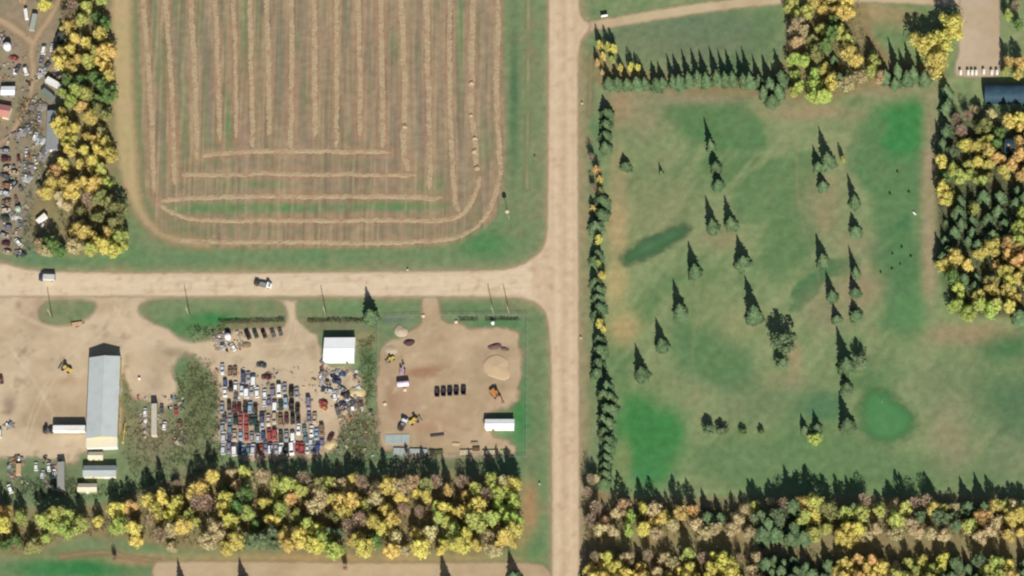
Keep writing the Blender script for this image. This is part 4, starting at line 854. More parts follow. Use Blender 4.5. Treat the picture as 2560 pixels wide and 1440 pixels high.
gable('storage_shed', 'small white-roofed shed in the corner of the fenced gravel yard', (1212, 1048, 1286, 1072), 3.0, .4, 'x', roof_mat('white_roof_b', (.70, .71, .72), 'x', .5, .15), M_white, R(-2.5), doors=[('s', 2, 2.6, 2.4, M_doorw), ('s', -3, 1, 2, M_doorb)])
gable('pale_shed', 'pale grey-roofed shed behind the long barn', (208, 1164, 291, 1192), 3.0, 1.0, 'x', R_pale, M_cream, R(-2.5), doors=[('s', 3, 2.6, 2.4, M_doorw)], windows=[('s', -3, 1.2, .9, 1.2)])
gable('garden_shed', 'small pale shed lowest of the sheds behind the barn', (194, 1209, 243, 1230), 2.5, .7, 'x', R_cream, mat('olive_siding', alb(160, 160, 120), .8), R(-2.5), doors=[('s', 0, 1.2, 2, M_doorw)])
gable('tool_shed', 'cream cabin between the barn and the pale shed', (220, 1130, 258, 1149), 2.4, .6, 'x', R_cream, M_cream, R(-2.5), doors=[('s', -1, 1, 2, M_doorb)], windows=[('s', 1.5, .9, .8, 1.1)])
gable('grey_shed', 'long plain grey shed against the tree belt in the junkyard', (116, 276, 148, 374), 3.0, .25, 'y', R_flat, M_gsid, R(0), doors=[('w', 4, 1, 2.1, M_doorb), ('s', 0, 2.4, 2.4, M_doorw)])
gable('white_hut', 'white-roofed hut on the left border of the junkyard', (2, 216, 38, 238), 2.6, .5, 'x', roof_mat('white_roof_c', (.72, .72, .74), 'x', .6, .2), M_gsid, R(-2.5), doors=[('s', 0, 1, 2, M_doorb)])
gable('red_hut', 'faded red-roofed hut at the left border below the white hut', (-16, 262, 26, 292), 2.6, 1.0, 'x', R_red, M_cream, R(-14), doors=[('s', 0, 1, 2, M_doorb)])
def quonset(name, label, rect, h, roofm, endm, rz):
    c, wx, wy = footprint(rect, h*.5); X, Y_ = wx/2, wy/2; t = thing(name, label, 'building', (c.x, c.y, 0), rz)
    n = 16; arc = [(-math.cos(math.pi*k/n)*Y_, math.sin(math.pi*k/n)**.8*h) for k in range(n+1)]
    m = MB(); V = [(x, y, z) for x in np.linspace(-X, X, 12) for y, z in arc]; F = [(i*(n+1)+k, i*(n+1)+k+1, (i+1)*(n+1)+k+1, (i+1)*(n+1)+k) for i in range(11) for k in range(n)]
    m.add(V, F); part('arched_roof', m, roofm, t, True)
    for sx in (-1, 1):
        m = MB(); m.add([(sx*(X-.15), y*.985, z*.985) for y, z in arc], [tuple(range(n+1))]); e = part('end_wall', m, endm, t)
        m = MB(); m.box(sx*(X-.10)-.04, -1.6, 0, sx*(X-.10)+.04, 1.6, h*.7); d = part('door', m, M_doorw, e)
    for k in range(1, 11):
        x = -X+2*X*k/11; m = MB()
        for (y0, z0), (y1, z1) in zip(arc[:-1], arc[1:]): m.bar((x, y0*1.006, z0*1.006+.01), (x, y1*1.006, z1*1.006+.01), .12, .05)
        part('rib', m, roofm, t)
    return t
R_teal = mat('dark_teal_roof', (.022, .05, .075), .6, .3, .5, spec=.15, dirt=(.06, .10, .13), dirt_amt=.4)
quonset('arched_shed', 'dark teal arched shed among the trees right of the gravel lot', (2462, 206, 2572, 254), 5, R_teal, M_black, R(-3))
quonset('arched_shed', 'dark arched shed on the right border, lower of the two', (2512, 342, 2600, 384), 4.5, R_teal, M_black, R(-6))

# ------------------------------------------------------------------ vehicles
def wheel_mesh(r=.33, w=.22):
    m = MB(); n = 12; V = [(r*math.cos(k*math.tau/n), y, r*math.sin(k*math.tau/n)) for y in (-w/2, w/2) for k in range(n)]
    m.add(V, [tuple(range(n))[::-1], tuple(range(n, 2*n))]+[(k, (k+1) % n, n+(k+1) % n, n+k) for k in range(n)]); return m.mesh('wheel', M_tyre)
WHEEL = wheel_mesh(); WHEEL_B = wheel_mesh(.5, .3); WHEEL_L = wheel_mesh(.75, .55); WHEEL_S = wheel_mesh(.22, .18)
def ring(x, hw, zb, zt): return [(x, -hw*.96, zb), (x, -hw, (zb+zt)*.55), (x, -hw*.86, zt), (x, hw*.86, zt), (x, hw, (zb+zt)*.55), (x, hw*.96, zb)]
CARS = {  # lower body stations; glasshouse base x0 x1 hw z, top x0 x1 hw z; wheel x
 'sedan': ([(-2.35, .70, .40, .74), (-2.22, .84, .28, .95), (-1.5, .90, .25, .98), (0, .91, .25, .94), (1.0, .90, .25, .95), (2.0, .84, .28, .82), (2.3, .68, .38, .66)], (-1.75, 1.12, .80, .93, -1.0, .3, .62, 1.42), 1.35),
 'hatchback': ([(-2.05, .74, .40, .85), (-1.98, .85, .28, 1.0), (-1.2, .88, .25, 1.0), (0, .88, .25, .95), (1.0, .87, .25, .96), (1.8, .80, .28, .80), (2.0, .66, .38, .66)], (-1.95, 1.1, .79, .95, -1.6, .3, .63, 1.46), 1.25),
 'van': ([(-2.5, .90, .40, 1.1), (-2.42, .98, .30, 1.15), (0, 1.0, .28, 1.12), (1.4, .98, .28, 1.1), (2.2, .92, .30, .95), (2.45, .78, .40, .75)], (-2.44, 1.75, .93, 1.08, -2.3, .95, .80, 1.95), 1.5),
 'suv': ([(-2.3, .84, .45, 1.0), (-2.22, .94, .35, 1.08), (0, .96, .33, 1.05), (1.0, .95, .33, 1.06), (2.05, .90, .35, .98), (2.3, .76, .45, .80)], (-2.2, 1.15, .88, 1.03, -1.95, .35, .72, 1.75), 1.4),
}
def lerp3(a, b, k): return tuple(a[i]+(b[i]-a[i])*k for i in range(3))
def pane(P, k=.1, off=.012):
    P = [Vector(p) for p in P]; c = sum(P, Vector())/4; n = (P[1]-P[0]).cross(P[3]-P[0]).normalized()
    m = MB(); Q = [p.lerp(c, k)+n*off for p in P]; m.add(Q+[q-n*.008 for q in Q], [(0, 1, 2, 3), (7, 6, 5, 4), (0, 4, 5, 1), (1, 5, 6, 2), (2, 6, 7, 3), (3, 7, 4, 0)])
    return m.mesh('pane', M_glass)
CARMESH = {}
def car_parts(kind, col, cname):
    if (kind, 'g') not in CARMESH:
        st, (a0, a1, ah, az, b0, b1, bh, bz), wx = CARS[kind]
        f = {'windscreen': [(a1, -ah, az), (a1, ah, az), (b1, bh, bz), (b1, -bh, bz)], 'rear_window': [(a0, ah, az), (a0, -ah, az), (b0, -bh, bz), (b0, bh, bz)],
             'side_window': [(a0, -ah, az), (a1, -ah, az), (b1, -bh, bz), (b0, -bh, bz)], 'side_window_b': [(a1, ah, az), (a0, ah, az), (b0, bh, bz), (b1, bh, bz)]}
        CARMESH[(kind, 'g')] = {k: pane(P, .09) for k, P in f.items()}
    if (kind, cname) not in CARMESH:
        st, (a0, a1, ah, az, b0, b1, bh, bz), wx = CARS[kind]; m = MB(); m.loft([ring(*s) for s in st])
        lo = [(a0, -ah, az-.06), (a1, -ah, az-.06), (a1, ah, az-.06), (a0, ah, az-.06)]; hi = [(b0, -bh, bz), (b1, -bh, bz), (b1, bh, bz), (b0, bh, bz)]
        top = [(b0+.12, -bh+.1, bz+.05), (b1-.12, -bh+.1, bz+.05), (b1-.12, bh-.1, bz+.05), (b0+.12, bh-.1, bz+.05)]
        m.loft([lo, hi, top])
        CARMESH[(kind, cname)] = m.mesh('body', mat('paint_'+cname, col, .35, .12, .9, dirt=DUST, dirt_amt=.30, spec=.4))
    return CARMESH[(kind, cname)], CARMESH[(kind, 'g')], CARS[kind][2], CARS[kind][1][2]
PAINT = {'white': (.74, .74, .74), 'black': (.014, .014, .018), 'dark grey': (.085, .09, .10), 'grey': (.28, .29, .31), 'silver': (.50, .52, .55), 'navy': (.04, .06, .13), 'blue': (.04, .07, .22), 'pale blue': (.26, .36, .46), 'purple': (.17, .16, .23), 'red': (.34, .06, .06), 'dark red': (.10, .02, .024),
         'pink': (.50, .16, .16), 'brown': (.20, .12, .075), 'tan': (.42, .34, .24), 'beige': (.52, .46, .36), 'dark green': (.022, .055, .045), 'teal': (.12, .19, .22), 'green': (.10, .17, .10), 'rust': (.27, .10, .05), 'orange': (.50, .18, .06), 'yellow': (.55, .42, .10)}
def car(px, py, kind, col, label, ang=90, group=None, s=1.0, name=None, z=.7, strip=False):
    """ang: image direction of the nose, degrees counter-clockwise from image right"""
    b = G(px, py, z); rz = heading(px, py, 10*math.cos(R(ang)), -10*math.sin(R(ang)))
    body, gl, wx, gh = car_parts(kind, PAINT[col], col.replace(' ', '_'))
    t = thing(name or {'van': 'van', 'suv': 'wagon', 'hatchback': 'hatchback', 'sedan': 'sedan'}[kind], label, 'van' if kind == 'van' else 'car', (b.x, b.y, .03), rz, group, (s, s, s))
    link('body', body, t)
    for k, m in gl.items(): link(k.replace('_b', '') if k.endswith('_b') else k, m, t)
    for x in (-wx, wx):
        for y in (-gh+.02, gh-.02): link('wheel', WHEEL, t, (x, y, .33))
    return t
# --- rows of wrecks: (x, y) read off the enlarged photograph, colour, shape
def wz(X, Y_): return 500+X/3.79, 780+Y_/3.79
ROWS = [
 [(212, 545, 'dark grey'), (285, 562, 'brown'), (332, 562, 'brown'), (410, 628, 'navy'), (460, 622, 'grey'), (507, 650, 'white', 'van')],
 [(238, 685, 'blue'), (238, 752, 'white'), (292, 705, 'black'), (338, 705, 'black'), (396, 742, 'silver'), (441, 760, 'white', 'van'), (490, 738, 'grey'), (541, 762, 'white', 'suv'), (614, 775, 'white'), (690, 748, 'purple'), (750, 748, 'white', 'van'), (802, 722, 'grey'), (866, 752, 'black', 'suv'), (918, 765, 'grey')],
 [(210, 905, 'grey'), (276, 890, 'black'), (325, 908, 'dark red'), (371, 902, 'dark red'), (430, 905, 'black'), (476, 905, 'black'), (525, 908, 'black'), (340, 800, 'dark grey'), (610, 850, 'silver'), (655, 845, 'purple'), (710, 890, 'white', 'van'), (765, 885, 'dark green', 'suv'), (812, 855, 'black'), (868, 882, 'black', 'suv'), (925, 918, 'black'), (1028, 870, 'purple', 'van')],
 [(232, 1005, 'dark grey'), (285, 1022, 'grey'), (337, 1022, 'dark green'), (386, 1005, 'red'), (440, 1005, 'red'), (486, 1022, 'dark green'), (524, 1025, 'dark green'), (588, 1005, 'navy'), (648, 1030, 'beige'), (706, 1010, 'tan'), (764, 1018, 'brown'), (820, 1008, 'dark red'), (878, 1012, 'black'), (932, 1018, 'black'), (1034, 995, 'purple'), (1086, 1010, 'tan')],
 [(212, 1090, 'grey'), (284, 1105, 'teal'), (384, 1088, 'pink'), (438, 1090, 'red'), (540, 1098, 'dark green'), (593, 1080, 'silver'), (934, 1112, 'dark green'), (988, 1112, 'teal'), (1057, 1125, 'white')],
 [(224, 1185, 'silver'), (278, 1170, 'navy'), (329, 1175, 'tan'), (385, 1168, 'dark red'), (440, 1172, 'red'), (492, 1182, 'grey'), (550, 1190, 'silver'), (600, 1165, 'navy'), (657, 1162, 'red'), (708, 1172, 'red', 'suv'), (766, 1172, 'dark green'), (820, 1180, 'grey'), (880, 1180, 'white', 'van'), (1000, 1195, 'teal'), (1050, 1225, 'silver'), (1105, 1155, 'black'), (1155, 1125, 'brown')],
 [(220, 1300, 'black', 'suv'), (275, 1292, 'purple'), (325, 1308, 'white', 'van'), (370, 1300, 'navy'), (411, 1305, 'pale blue'), (457, 1300, 'teal'), (502, 1300, 'dark green'), (546, 1290, 'dark red'), (584, 1310, 'rust'), (624, 1282, 'purple'), (670, 1300, 'white', 'van'), (720, 1290, 'grey'), (769, 1292, 'white'), (820, 1292, 'black'), (868, 1300, 'white', 'van'), (923, 1288, 'red'), (968, 1288, 'red'), (1018, 1290, 'silver'), (1068, 1295, 'grey'), (1114, 1275, 'blue'), (1156, 1225, 'purple')],
]
RN = ['top', 'second', 'third', 'fourth', 'fifth', 'sixth', 'bottom']
for r, row in enumerate(ROWS):
    row.sort()
    for i, c in enumerate(row):
        x, y = wz(c[0], c[1]); kind = c[3] if len(c) > 3 else rnd.choice(['sedan', 'sedan', 'hatchback', 'suv'])
        k = {'van': 'van', 'suv': 'wagon', 'hatchback': 'hatchback', 'sedan': 'sedan'}[kind]
        if c[2] in ('black', 'dark green', 'navy', 'dark grey', 'dark red') and (i*5+r*3) % 6 == 0: c = (c[0], c[1], ('silver', 'white', 'pale blue')[(i+r) % 3])
        car(x, y, kind, c[2], 'wrecked %s %s, %s from the west in the %s row of the salvage lot' % (c[2], k, ORD[i], RN[r]), rnd.choice([90, 90, 270])+rnd.uniform(-3, 3), 'wrecked cars in rows', rnd.uniform(1.1, 1.18))
LOOSE = [(450, 215, 'van', 'black', 115, 'long black van at the west end of the slanted row below the hedge'), (525, 207, 'suv', 'dark green', 112, 'dark green wagon, second in the slanted row below the hedge'), (605, 207, 'suv', 'black', 112, 'black wagon, third in the slanted row below the hedge'), (690, 200, 'sedan', 'dark grey', 110, 'dark grey sedan, fourth in the slanted row below the hedge'), (760, 188, 'hatchback', 'dark grey', 105, 'dark hatchback at the east end of the slanted row below the hedge'),
 (314, 330, 'hatchback', 'white', 120, 'white hatchback below the round white tank'), (582, 505, 'sedan', 'dark grey', 170, 'dark sedan alone above the wreck rows'), (630, 618, 'sedan', 'dark red', 180, 'dark maroon sedan parked crosswise above the wreck rows'),
 (1275, 610, 'sedan', 'black', 160, 'black sedan at the top of the jumble behind the workshop'), (1295, 662, 'suv', 'navy', 165, 'navy wagon in the jumble behind the workshop'), (1222, 745, 'hatchback', 'silver', 165, 'silver hatchback on the west side of the jumble behind the workshop'), (1345, 728, 'sedan', 'grey', 150, 'grey sedan in the middle of the jumble behind the workshop'), (1378, 782, 'suv', 'black', 170, 'black wagon beside the tan heap behind the workshop'), (1168, 865, 'suv', 'red', 160, 'red wagon below the jumble behind the workshop'), (1170, 905, 'hatchback', 'orange', 150, 'orange hatchback just below the red wagon'), (1358, 872, 'sedan', 'navy', 165, 'navy sedan at the lower side of the jumble'), (1440, 855, 'sedan', 'dark grey', 155, 'dark grey sedan at the east end of the jumble'), (1302, 930, 'van', 'dark grey', 105, 'long dark van standing apart below the jumble'),
 (1240, 1185, 'sedan', 'dark red', 60, 'dark red sedan by the bare patch east of the wreck rows'), (1275, 790, 'hatchback', 'white', 100, 'white hatchback in the gap above the red wagon'), (1340, 590, 'sedan', 'blue', 175, 'blue sedan nearest the workshop back wall')]
for X_, Y2, k, c, a, lb in LOOSE:
    x, y = wz(X_, Y2); car(x, y, k, c, lb, a, 'loose wrecks around the salvage lot', .92 if a > 140 and X_ > 1100 else 1)
for x, y, k, c, a, lb in [(363, 1030, 'hatchback', 'white', 90, 'white hatchback left of the long narrow trailer'), (440, 1026, 'sedan', 'red', 95, 'red sedan in the weeds right of the long narrow trailer'), (404, 1022, 'sedan', 'dark grey', 90, 'dark sedan just right of the long narrow trailer'), (411, 1064, 'hatchback', 'white', 80, 'white hatchback at the foot of the weeds by the trailer'), (449, 1060, 'hatchback', 'brown', 90, 'brown hatchback below the red sedan in the weeds'),
 (-1, 1082, 'van', 'white', 90, 'white van cut by the left border beside the yard'), (3, 948, 'sedan', 'dark red', 100, 'dark car cut by the left border above the white van'), (90, 1166, 'hatchback', 'white', 92, 'white hatchback at the west end of the group left of the grey trailer'), (106, 1185, 'hatchback', 'silver', 80, 'silver hatchback low in the group left of the grey trailer'), (122, 1168, 'hatchback', 'white', 95, 'white hatchback in the middle left of the grey trailer'), (135, 1184, 'sedan', 'white', 85, 'white sedan nearest the grey trailer'), (25, 1222, 'suv', 'white', 110, 'white wagon under the trees at the lower left'),
 (170, 38, 'suv', 'white', 110, 'white wagon at the head of the junkyard track'), (110, 124, 'van', 'white', 80, 'white van beside the junkyard track, leftmost of three'), (130, 118, 'hatchback', 'white', 85, 'white hatchback in the middle of three beside the junkyard track'), (146, 130, 'suv', 'silver', 85, 'silver wagon against the trees beside the junkyard track'), (104, 150, 'sedan', 'purple', 75, 'purple-grey sedan below the white van by the track'), (148, 166, 'hatchback', 'white', 60, 'white hatchback under the yellow trees'), (122, 160, 'sedan', 'dark grey', 40, 'dark grey sedan in the middle of the junkyard group'), (64, 176, 'van', 'white', 105, 'white van inside the bend of the junkyard track'), (44, 172, 'sedan', 'dark grey', 60, 'dark grey sedan left of the van in the track bend'), (35, 146, 'sedan', 'red', 165, 'red sedan above the track bend'), (154, 184, 'sedan', 'black', 20, 'black sedan under the tree edge above the white camper'), (152, 194, 'sedan', 'tan', 15, 'tan sedan under the tree edge above the white camper'),
 (155, 236, 'hatchback', 'silver', 60, 'silver hatchback at the lower end of the white camper'), (34, 430, 'sedan', 'tan', 170, 'tan sedan among the dark scrap below the grey shed'), (88, 340, 'hatchback', 'white', 70, 'white hatchback left of the grey shed'), (72, 322, 'sedan', 'grey', 110, 'grey sedan left of the grey shed'), (98, 292, 'sedan', 'grey', 92, 'grey sedan against the upper grey shed wall'), (110, 562, 'hatchback', 'beige', 45, 'beige hatchback just below the white container'), (44, 604, 'hatchback', 'white', 130, 'white hatchback low on the left junk column')]:
    car(x, y, k, c, lb, a, 'junkyard cars')
q = random.Random(3); cols = ['grey', 'dark red', 'tan', 'dark grey', 'rust', 'silver', 'brown', 'beige', 'dark green', 'purple']
for i, y in enumerate(range(378, 640, 21)):
    c = cols[i % 10]; car(14+q.uniform(-4, 5), y, q.choice(['sedan', 'hatchback', 'suv']), c, 'dull %s wreck, %s down the column along the left border' % (c, ORD[i]), q.choice([0, 180, 20, 160])+q.uniform(-14, 14), 'column of wrecks on the left border')
for i, (x, y) in enumerate([(46, 395), (70, 388), (88, 400), (62, 412), (52, 470), (40, 498), (50, 560), (42, 580), (66, 380)]):
    c = cols[(i*3+1) % 10]; car(x, y, q.choice(['sedan', 'hatchback']), c, '%s wreck right of the border column, %s from the top' % (c, ORD[i]), q.uniform(60, 120), 'scattered wrecks in the lower junkyard', .9)

# --- trailers and trucks
def box_body(mb, L, W, z0, z1): mb.box(-L/2, -W/2, z0, L/2, W/2, z1)
def trailer(px, py, L, col, label, ang, W=2.6, H=4.0, z0=1.1, name='semi_trailer', group=None, cname='w', ribs=True):
    b = G(px, py, H); t = thing(name, label, 'trailer', (b.x, b.y, .03), heading(px, py, 10*math.cos(R(ang)), -10*math.sin(R(ang))), group)
    m = mat('trailer_'+cname, col, .5, .06, .7, dirt=DUST, dirt_amt=.3)
    mb = MB(); box_body(mb, L, W, z0, H); bx = part('box', mb, m, t)
    mb = MB(); mb.box(-L/2+.1, -W/2+.3, z0-.25, L/2-.1, W/2-.3, z0-.002); part('chassis', mb, M_black, t)
    for s in (-1, 1):
        mb = MB(); mb.box(-L/2-.03, s*W/4-W/4+.06, z0+.1, -L/2-.002, s*W/4+W/4-.06, H-.12); part('rear_door', mb, m, bx)
    for x in (-L/2+1.2, -L/2+2.4):
        for y in (-W/2+.25, W/2-.25): link('wheel', WHEEL_B, t, (x, y, .5))
    for y in (-.7, .7):
        mb = MB(); mb.box(L/2-2.6, y-.08, -.03, L/2-2.4, y+.08, z0-.2); part('landing_leg', mb, M_steel, t)
    for k in range(int(L/1.2)):
        x = -L/2+.6+k*1.2; mb = MB(); mb.box(x-.03, -W/2, H, x+.03, W/2, H+.03); part('roof_bow', mb, m, bx)
    return t
trailer(172, 1070, 14.6, (.66, .66, .64), 'white trailer parked crosswise against the west side of the barn', 180, cname='white')
trailer(385, 1048, 15.2, alb(206, 200, 182), 'long narrow cream trailer in the weeds east of the barn', 90, cname='cream', W=2.5)
trailer(152, 1188, 13.0, alb(160, 162, 158), 'grey trailer standing left of the small sheds', 90, cname='grey', W=3.2, H=3.6)
trailer(134, 206, 8.4, (.66, .66, .66), 'white camper parked aslant below the junkyard track', 150, cname='white', W=2.6, H=3.0, z0=.7, name='camper')
trailer(119, 234, 7.0, alb(126, 138, 132), 'grey-green trailer parked aslant below the white camper', 140, cname='greygreen', W=2.5, H=2.6, z0=.8, name='utility_trailer')
trailer(83, 54, 8.5, alb(170, 180, 170), 'pale trailer left of the fork in the junkyard track', 78, cname='pale', W=2.4, H=2.6, z0=.8, name='utility_trailer')
trailer(65, 34, 5.5, (.6, .62, .6), 'short white trailer left of the pale trailer', 98, cname='white', W=1.6, H=2.0, z0=.6, name='utility_trailer')
trailer(155, 78, 11, (.02, .035, .035), 'long dark box under the trees beside the junkyard track', 65, cname='dark', W=2.6, H=3.4, z0=1, name='utility_trailer')  # near-black box body set along a dark diagonal strip
def container(px, py, L, W, H, col, cname, label, ang, name='container'):
    b = G(px, py, H); t = thing(name, label, 'container', (b.x, b.y, 0), heading(px, py, 10*math.cos(R(ang)), -10*math.sin(R(ang))))
    m = mat('container_'+cname, col, .6, .08, 1, dirt=DUST, dirt_amt=.35)
    mb = MB(); mb.box(-L/2, -W/2, .1, L/2, W/2, H)
    for k in range(int(L/.6)):
        x = -L/2+.3+k*.6; mb.box(x-.12, -W/2-.035, .25, x+.12, -W/2, H-.12); mb.box(x-.12, W/2, .25, x+.12, W/2+.035, H-.12)
    bx = part('shell', mb, m, t)
    for s in (-1, 1):
        mb = MB(); mb.box(L/2+.002, s*W/4-W/4+.05, .2, L/2+.05, s*W/4+W/4-.05, H-.1); part('door', mb, m, bx)
    for sx in (-1, 1):
        for sy in (-1, 1): mb = MB(); mb.box(sx*L/2-.09, sy*W/2-.09, 0, sx*L/2+.09, sy*W/2+.09, H+.03); part('corner_post', mb, M_steel, t)
    return t
container(103, 545, 5.2, 2.2, 2.4, (.72, .71, .66), 'white', 'white container lying aslant in the lower junkyard', 40)
container(155, 502, 5.4, 2.2, 2.2, alb(226, 212, 176), 'cream', 'cream container aslant under the golden trees', 42)
container(46, 1172, 5.2, 2.2, 2.2, alb(204, 176, 140), 'tan', 'tan container left of the white cars by the grey trailer', 88)
container(100, 640-18, 3, 2, 1.8, alb(180, 120, 100), 'rust', 'small rusty container under the russet tree above the road', 80)
def truck(px, py, ang, label, cab, ccol, body, bcol, L=7.4, H=3.2, flat=False, name='box_truck'):
    b = G(px, py, H*.6); t = thing(name, label, 'truck', (b.x, b.y, .05), heading(px, py, 10*math.cos(R(ang)), -10*math.sin(R(ang))))
    mc = mat('truck_'+cab, ccol, .4, .08, 1, dirt=DUST, dirt_amt=.3); mbd = mat('truck_'+body, bcol, .5, .08, 1, dirt=DUST, dirt_amt=.3); W = 2.4
    mb = MB(); mb.box(-L/2, -.5, .55, L/2-.6, .5, .85); part('chassis', mb, M_black, t)
    x0 = L/2-2.1; mb = MB()
    mb.loft([[(x0, -1.1, .6), (x0, -1.1, 2.5), (x0, 1.1, 2.5), (x0, 1.1, .6)], [(x0+1.0, -1.1, .6), (x0+1.0, -1.05, 2.5), (x0+1.0, 1.05, 2.5), (x0+1.0, 1.1, .6)], [(x0+1.45, -1.1, .6), (x0+1.45, -1.08, 1.55), (x0+1.45, 1.08, 1.55), (x0+1.45, 1.1, .6)], [(x0+2.1, -.95, .6), (x0+2.1, -.95, 1.4), (x0+2.1, .95, 1.4), (x0+2.1, .95, .6)]])
    cb = part('cab', mb, mc, t)
    link('windscreen', pane([(x0+1.45, -1.0, 1.58), (x0+1.45, 1.0, 1.58), (x0+1.0, 1.0, 2.46), (x0+1.0, -1.0, 2.46)], .06, .02), cb)
    mb = MB(); z0 = .9
    if flat:
        mb.box(-L/2, -W/2, z0, x0-.15, W/2, z0+.18); bd = part('deck', mb, mbd, t)
        mb = MB(); mb.box(x0-.14, -W/2, z0, x0-.06, W/2, 2.3); part('headboard', mb, M_steel, bd)
        mb = MB(); mb.box(-L/2+.4, -.9, z0+.19, -L/2+2.2, .9, z0+.95); part('load', mb, M_black, bd)
        mb = MB(); mb.box(-L/2+2.6, -.7, z0+.19, x0-.6, .8, z0+.7); part('load', mb, M_steel, bd)
    else:
        mb.box(-L/2, -W/2, z0, x0-.12, W/2, H); bd = part('cargo_box', mb, mbd, t)
        mb = MB(); mb.box(-L/2-.04, -W/2+.1, z0+.1, -L/2-.002, W/2-.1, H-.1); part('rear_door', mb, M_steel, bd)
    for x in (-L/2+1.3, L/2-1.2):
        for y in (-1.0, 1.0): link('wheel', WHEEL_B, t, (x, y, .5))
    for y in (-.75, .75):
        mb = MB(); mb.box(L/2-.02, y-.15, .8, L/2+.03, y+.15, 1.0); part('headlight', mb, M_doorw, cb)
    return t
truck(117, 694, 178, 'truck with dark blue cab and pale box driving along the west end of the road', 'navy', (.02, .025, .09), 'pale', (.46, .47, .45), 7.6, 2.9)
truck(657, 710, -12, 'truck with white cab and dark laden flatbed turning off the road', 'white', (.72, .72, .7), 'deck', (.10, .10, .10), 8.2, 2.6, True, 'flatbed_truck')
truck(121, 1076, 180, 'dark truck cab coupled before the white trailer by the barn', 'black', (.02, .02, .025), 'deck', (.10, .10, .10), 5.2, 2.4, True, 'tractor_unit')
truck(1007, 1060, 60, 'white truck parked beside the yellow loader in the fenced yard', 'white', (.72, .72, .7), 'dark', (.05, .045, .04), 6.4, 2.6, True, 'flatbed_truck')

# --- earth-moving machines
M_cat = mat('machine_yellow', alb(226, 194, 96), .5, .1, 1, dirt=DUST, dirt_amt=.4)
M_or = mat('machine_orange', alb(206, 138, 78), .5, .1, 1, dirt=DUST, dirt_amt=.4)
def loader(px, py, ang, label, s=1.0, m=M_cat):
    b = G(px, py, 1.0); t = thing('wheel_loader', label, 'loader', (b.x, b.y, .03), heading(px, py, 10*math.cos(R(ang)), -10*math.sin(R(ang))), None, (s, s, s))
    mb = MB(); mb.box(-2.8, -.85, .8, -.3, .85, 1.75, .1, .08); part('engine_cover', mb, m, t)
    mb = MB(); mb.box(-.3, -.6, .7, 1.6, .6, 1.3, .1, .05); part('front_frame', mb, m, t)
    mb = MB(); mb.box(-.45, -.75, 1.5, .85, .75, 2.95, .12, .1); c = part('cab', mb, mat('cab_dark', (.04, .045, .05), .3), t)
    mb = MB(); mb.box(-.5, -.8, 2.96, .9, .8, 3.1, .08, .08); part('cab_roof', mb, m, c)
    for y in (-.5, .5):
        mb = MB(); mb.bar((.9, y, 1.5), (2.9, y, .75), .16, .3); part('lift_arm', mb, m, t)
    mb = MB(); mb.add([(2.7, -1.35, 1.1), (2.7, 1.35, 1.1), (2.85, 1.35, .2), (2.85, -1.35, .2), (3.8, 1.35, .12), (3.8, -1.35, .12), (3.1, 1.35, 1.15), (3.1, -1.35, 1.15)], [(0, 1, 2, 3), (3, 2, 4, 5), (0, 3, 5, 7), (1, 6, 4, 2), (0, 7, 6, 1)]); part('bucket', mb, M_steel, t)
    for x in (-1.7, 1.35):
        for y in (-1.05, 1.05): link('wheel', WHEEL_L, t, (x, y, .75))
    return t
loader(165, 922, 155, 'yellow wheel loader alone in the open yard left of the barn')
loader(1036, 1052, 25, 'yellow wheel loader at the lower left of the fenced yard', .92)
loader(976, 898, 210, 'small yellow loader near the west fence of the gravel yard', .72)
def excavator(px, py, ang, label, boom, m, s=1.0):
    b = G(px, py, .8); t = thing('excavator', label, 'excavator', (b.x, b.y, .03), heading(px, py, 10*math.cos(R(ang)), -10*math.sin(R(ang))), None, (s, s, s))
    for y in (-1.1, 1.1):
        mb = MB(); mb.loft([[(x, y-.3, z), (x, y+.3, z)][::1]+[(x2, y+.3, z2), (x2, y-.3, z2)] for x, z, x2, z2 in ((-2, .25, -2, .6), (-1.7, 0, -1.7, .85), (1.7, 0, 1.7, .85), (2, .25, 2, .6))]); part('track', mb, M_black, t)
    mb = MB(); mb.box(-.7, -.9, .35, .7, .9, 1.0); part('undercarriage', mb, M_black, t)
    mb = MB(); mb.box(-2.2, -1.2, 1.02, 1.1, 1.2, 1.9, .12, .06); part('house', mb, m, t)
    mb = MB(); mb.box(-.2, .35, 1.92, 1.2, 1.2, 2.9, .1, .08); c = part('cab', mb, mat('cab_dark', (.04, .045, .05), .3), t)
    mb = MB(); mb.box(-.22, .33, 2.91, 1.22, 1.22, 3.0, .05, .05); part('cab_roof', mb, m, c)
    P = [(1.0, -.1, 1.6), (3.2, -.1, 3.3), (5.2, -.1, 2.6)] if boom else [(1.0, -.1, 1.6), (2.4, -.1, 3.2), (3.8, -.1, 2.6)]
    mb = MB(); mb.bar(P[0], P[1], .38, .5); mb.bar(P[1], P[2], .36, .42); part('boom', mb, m, t)
    E = (P[2][0]+.5, -.1, .9)
    mb = MB(); mb.bar(P[2], E, .28, .34); part('arm', mb, m, t)
    mb = MB(); mb.box(E[0]-.55, -.55, .05, E[0]+.35, .4, .9, .1, .02); part('bucket', mb, M_steel, t)
    mb = MB(); mb.tube([((1.1, -.45, 1.5), .08), (Vector(P[1])+Vector((-.3, -.3, -.3)), .08)], 6); part('hydraulic_ram', mb, M_steel, t)
    return t
excavator(1237, 985, -48, 'orange excavator with long boom stretched out in the fenced yard', True, M_or, 1.05)
excavator(1006, 928, 80, 'mauve excavator in the middle of the west side of the gravel yard', False, mat('machine_mauve', alb(190, 160, 176), .5, .1, 1, dirt=DUST, dirt_amt=.3), .8)
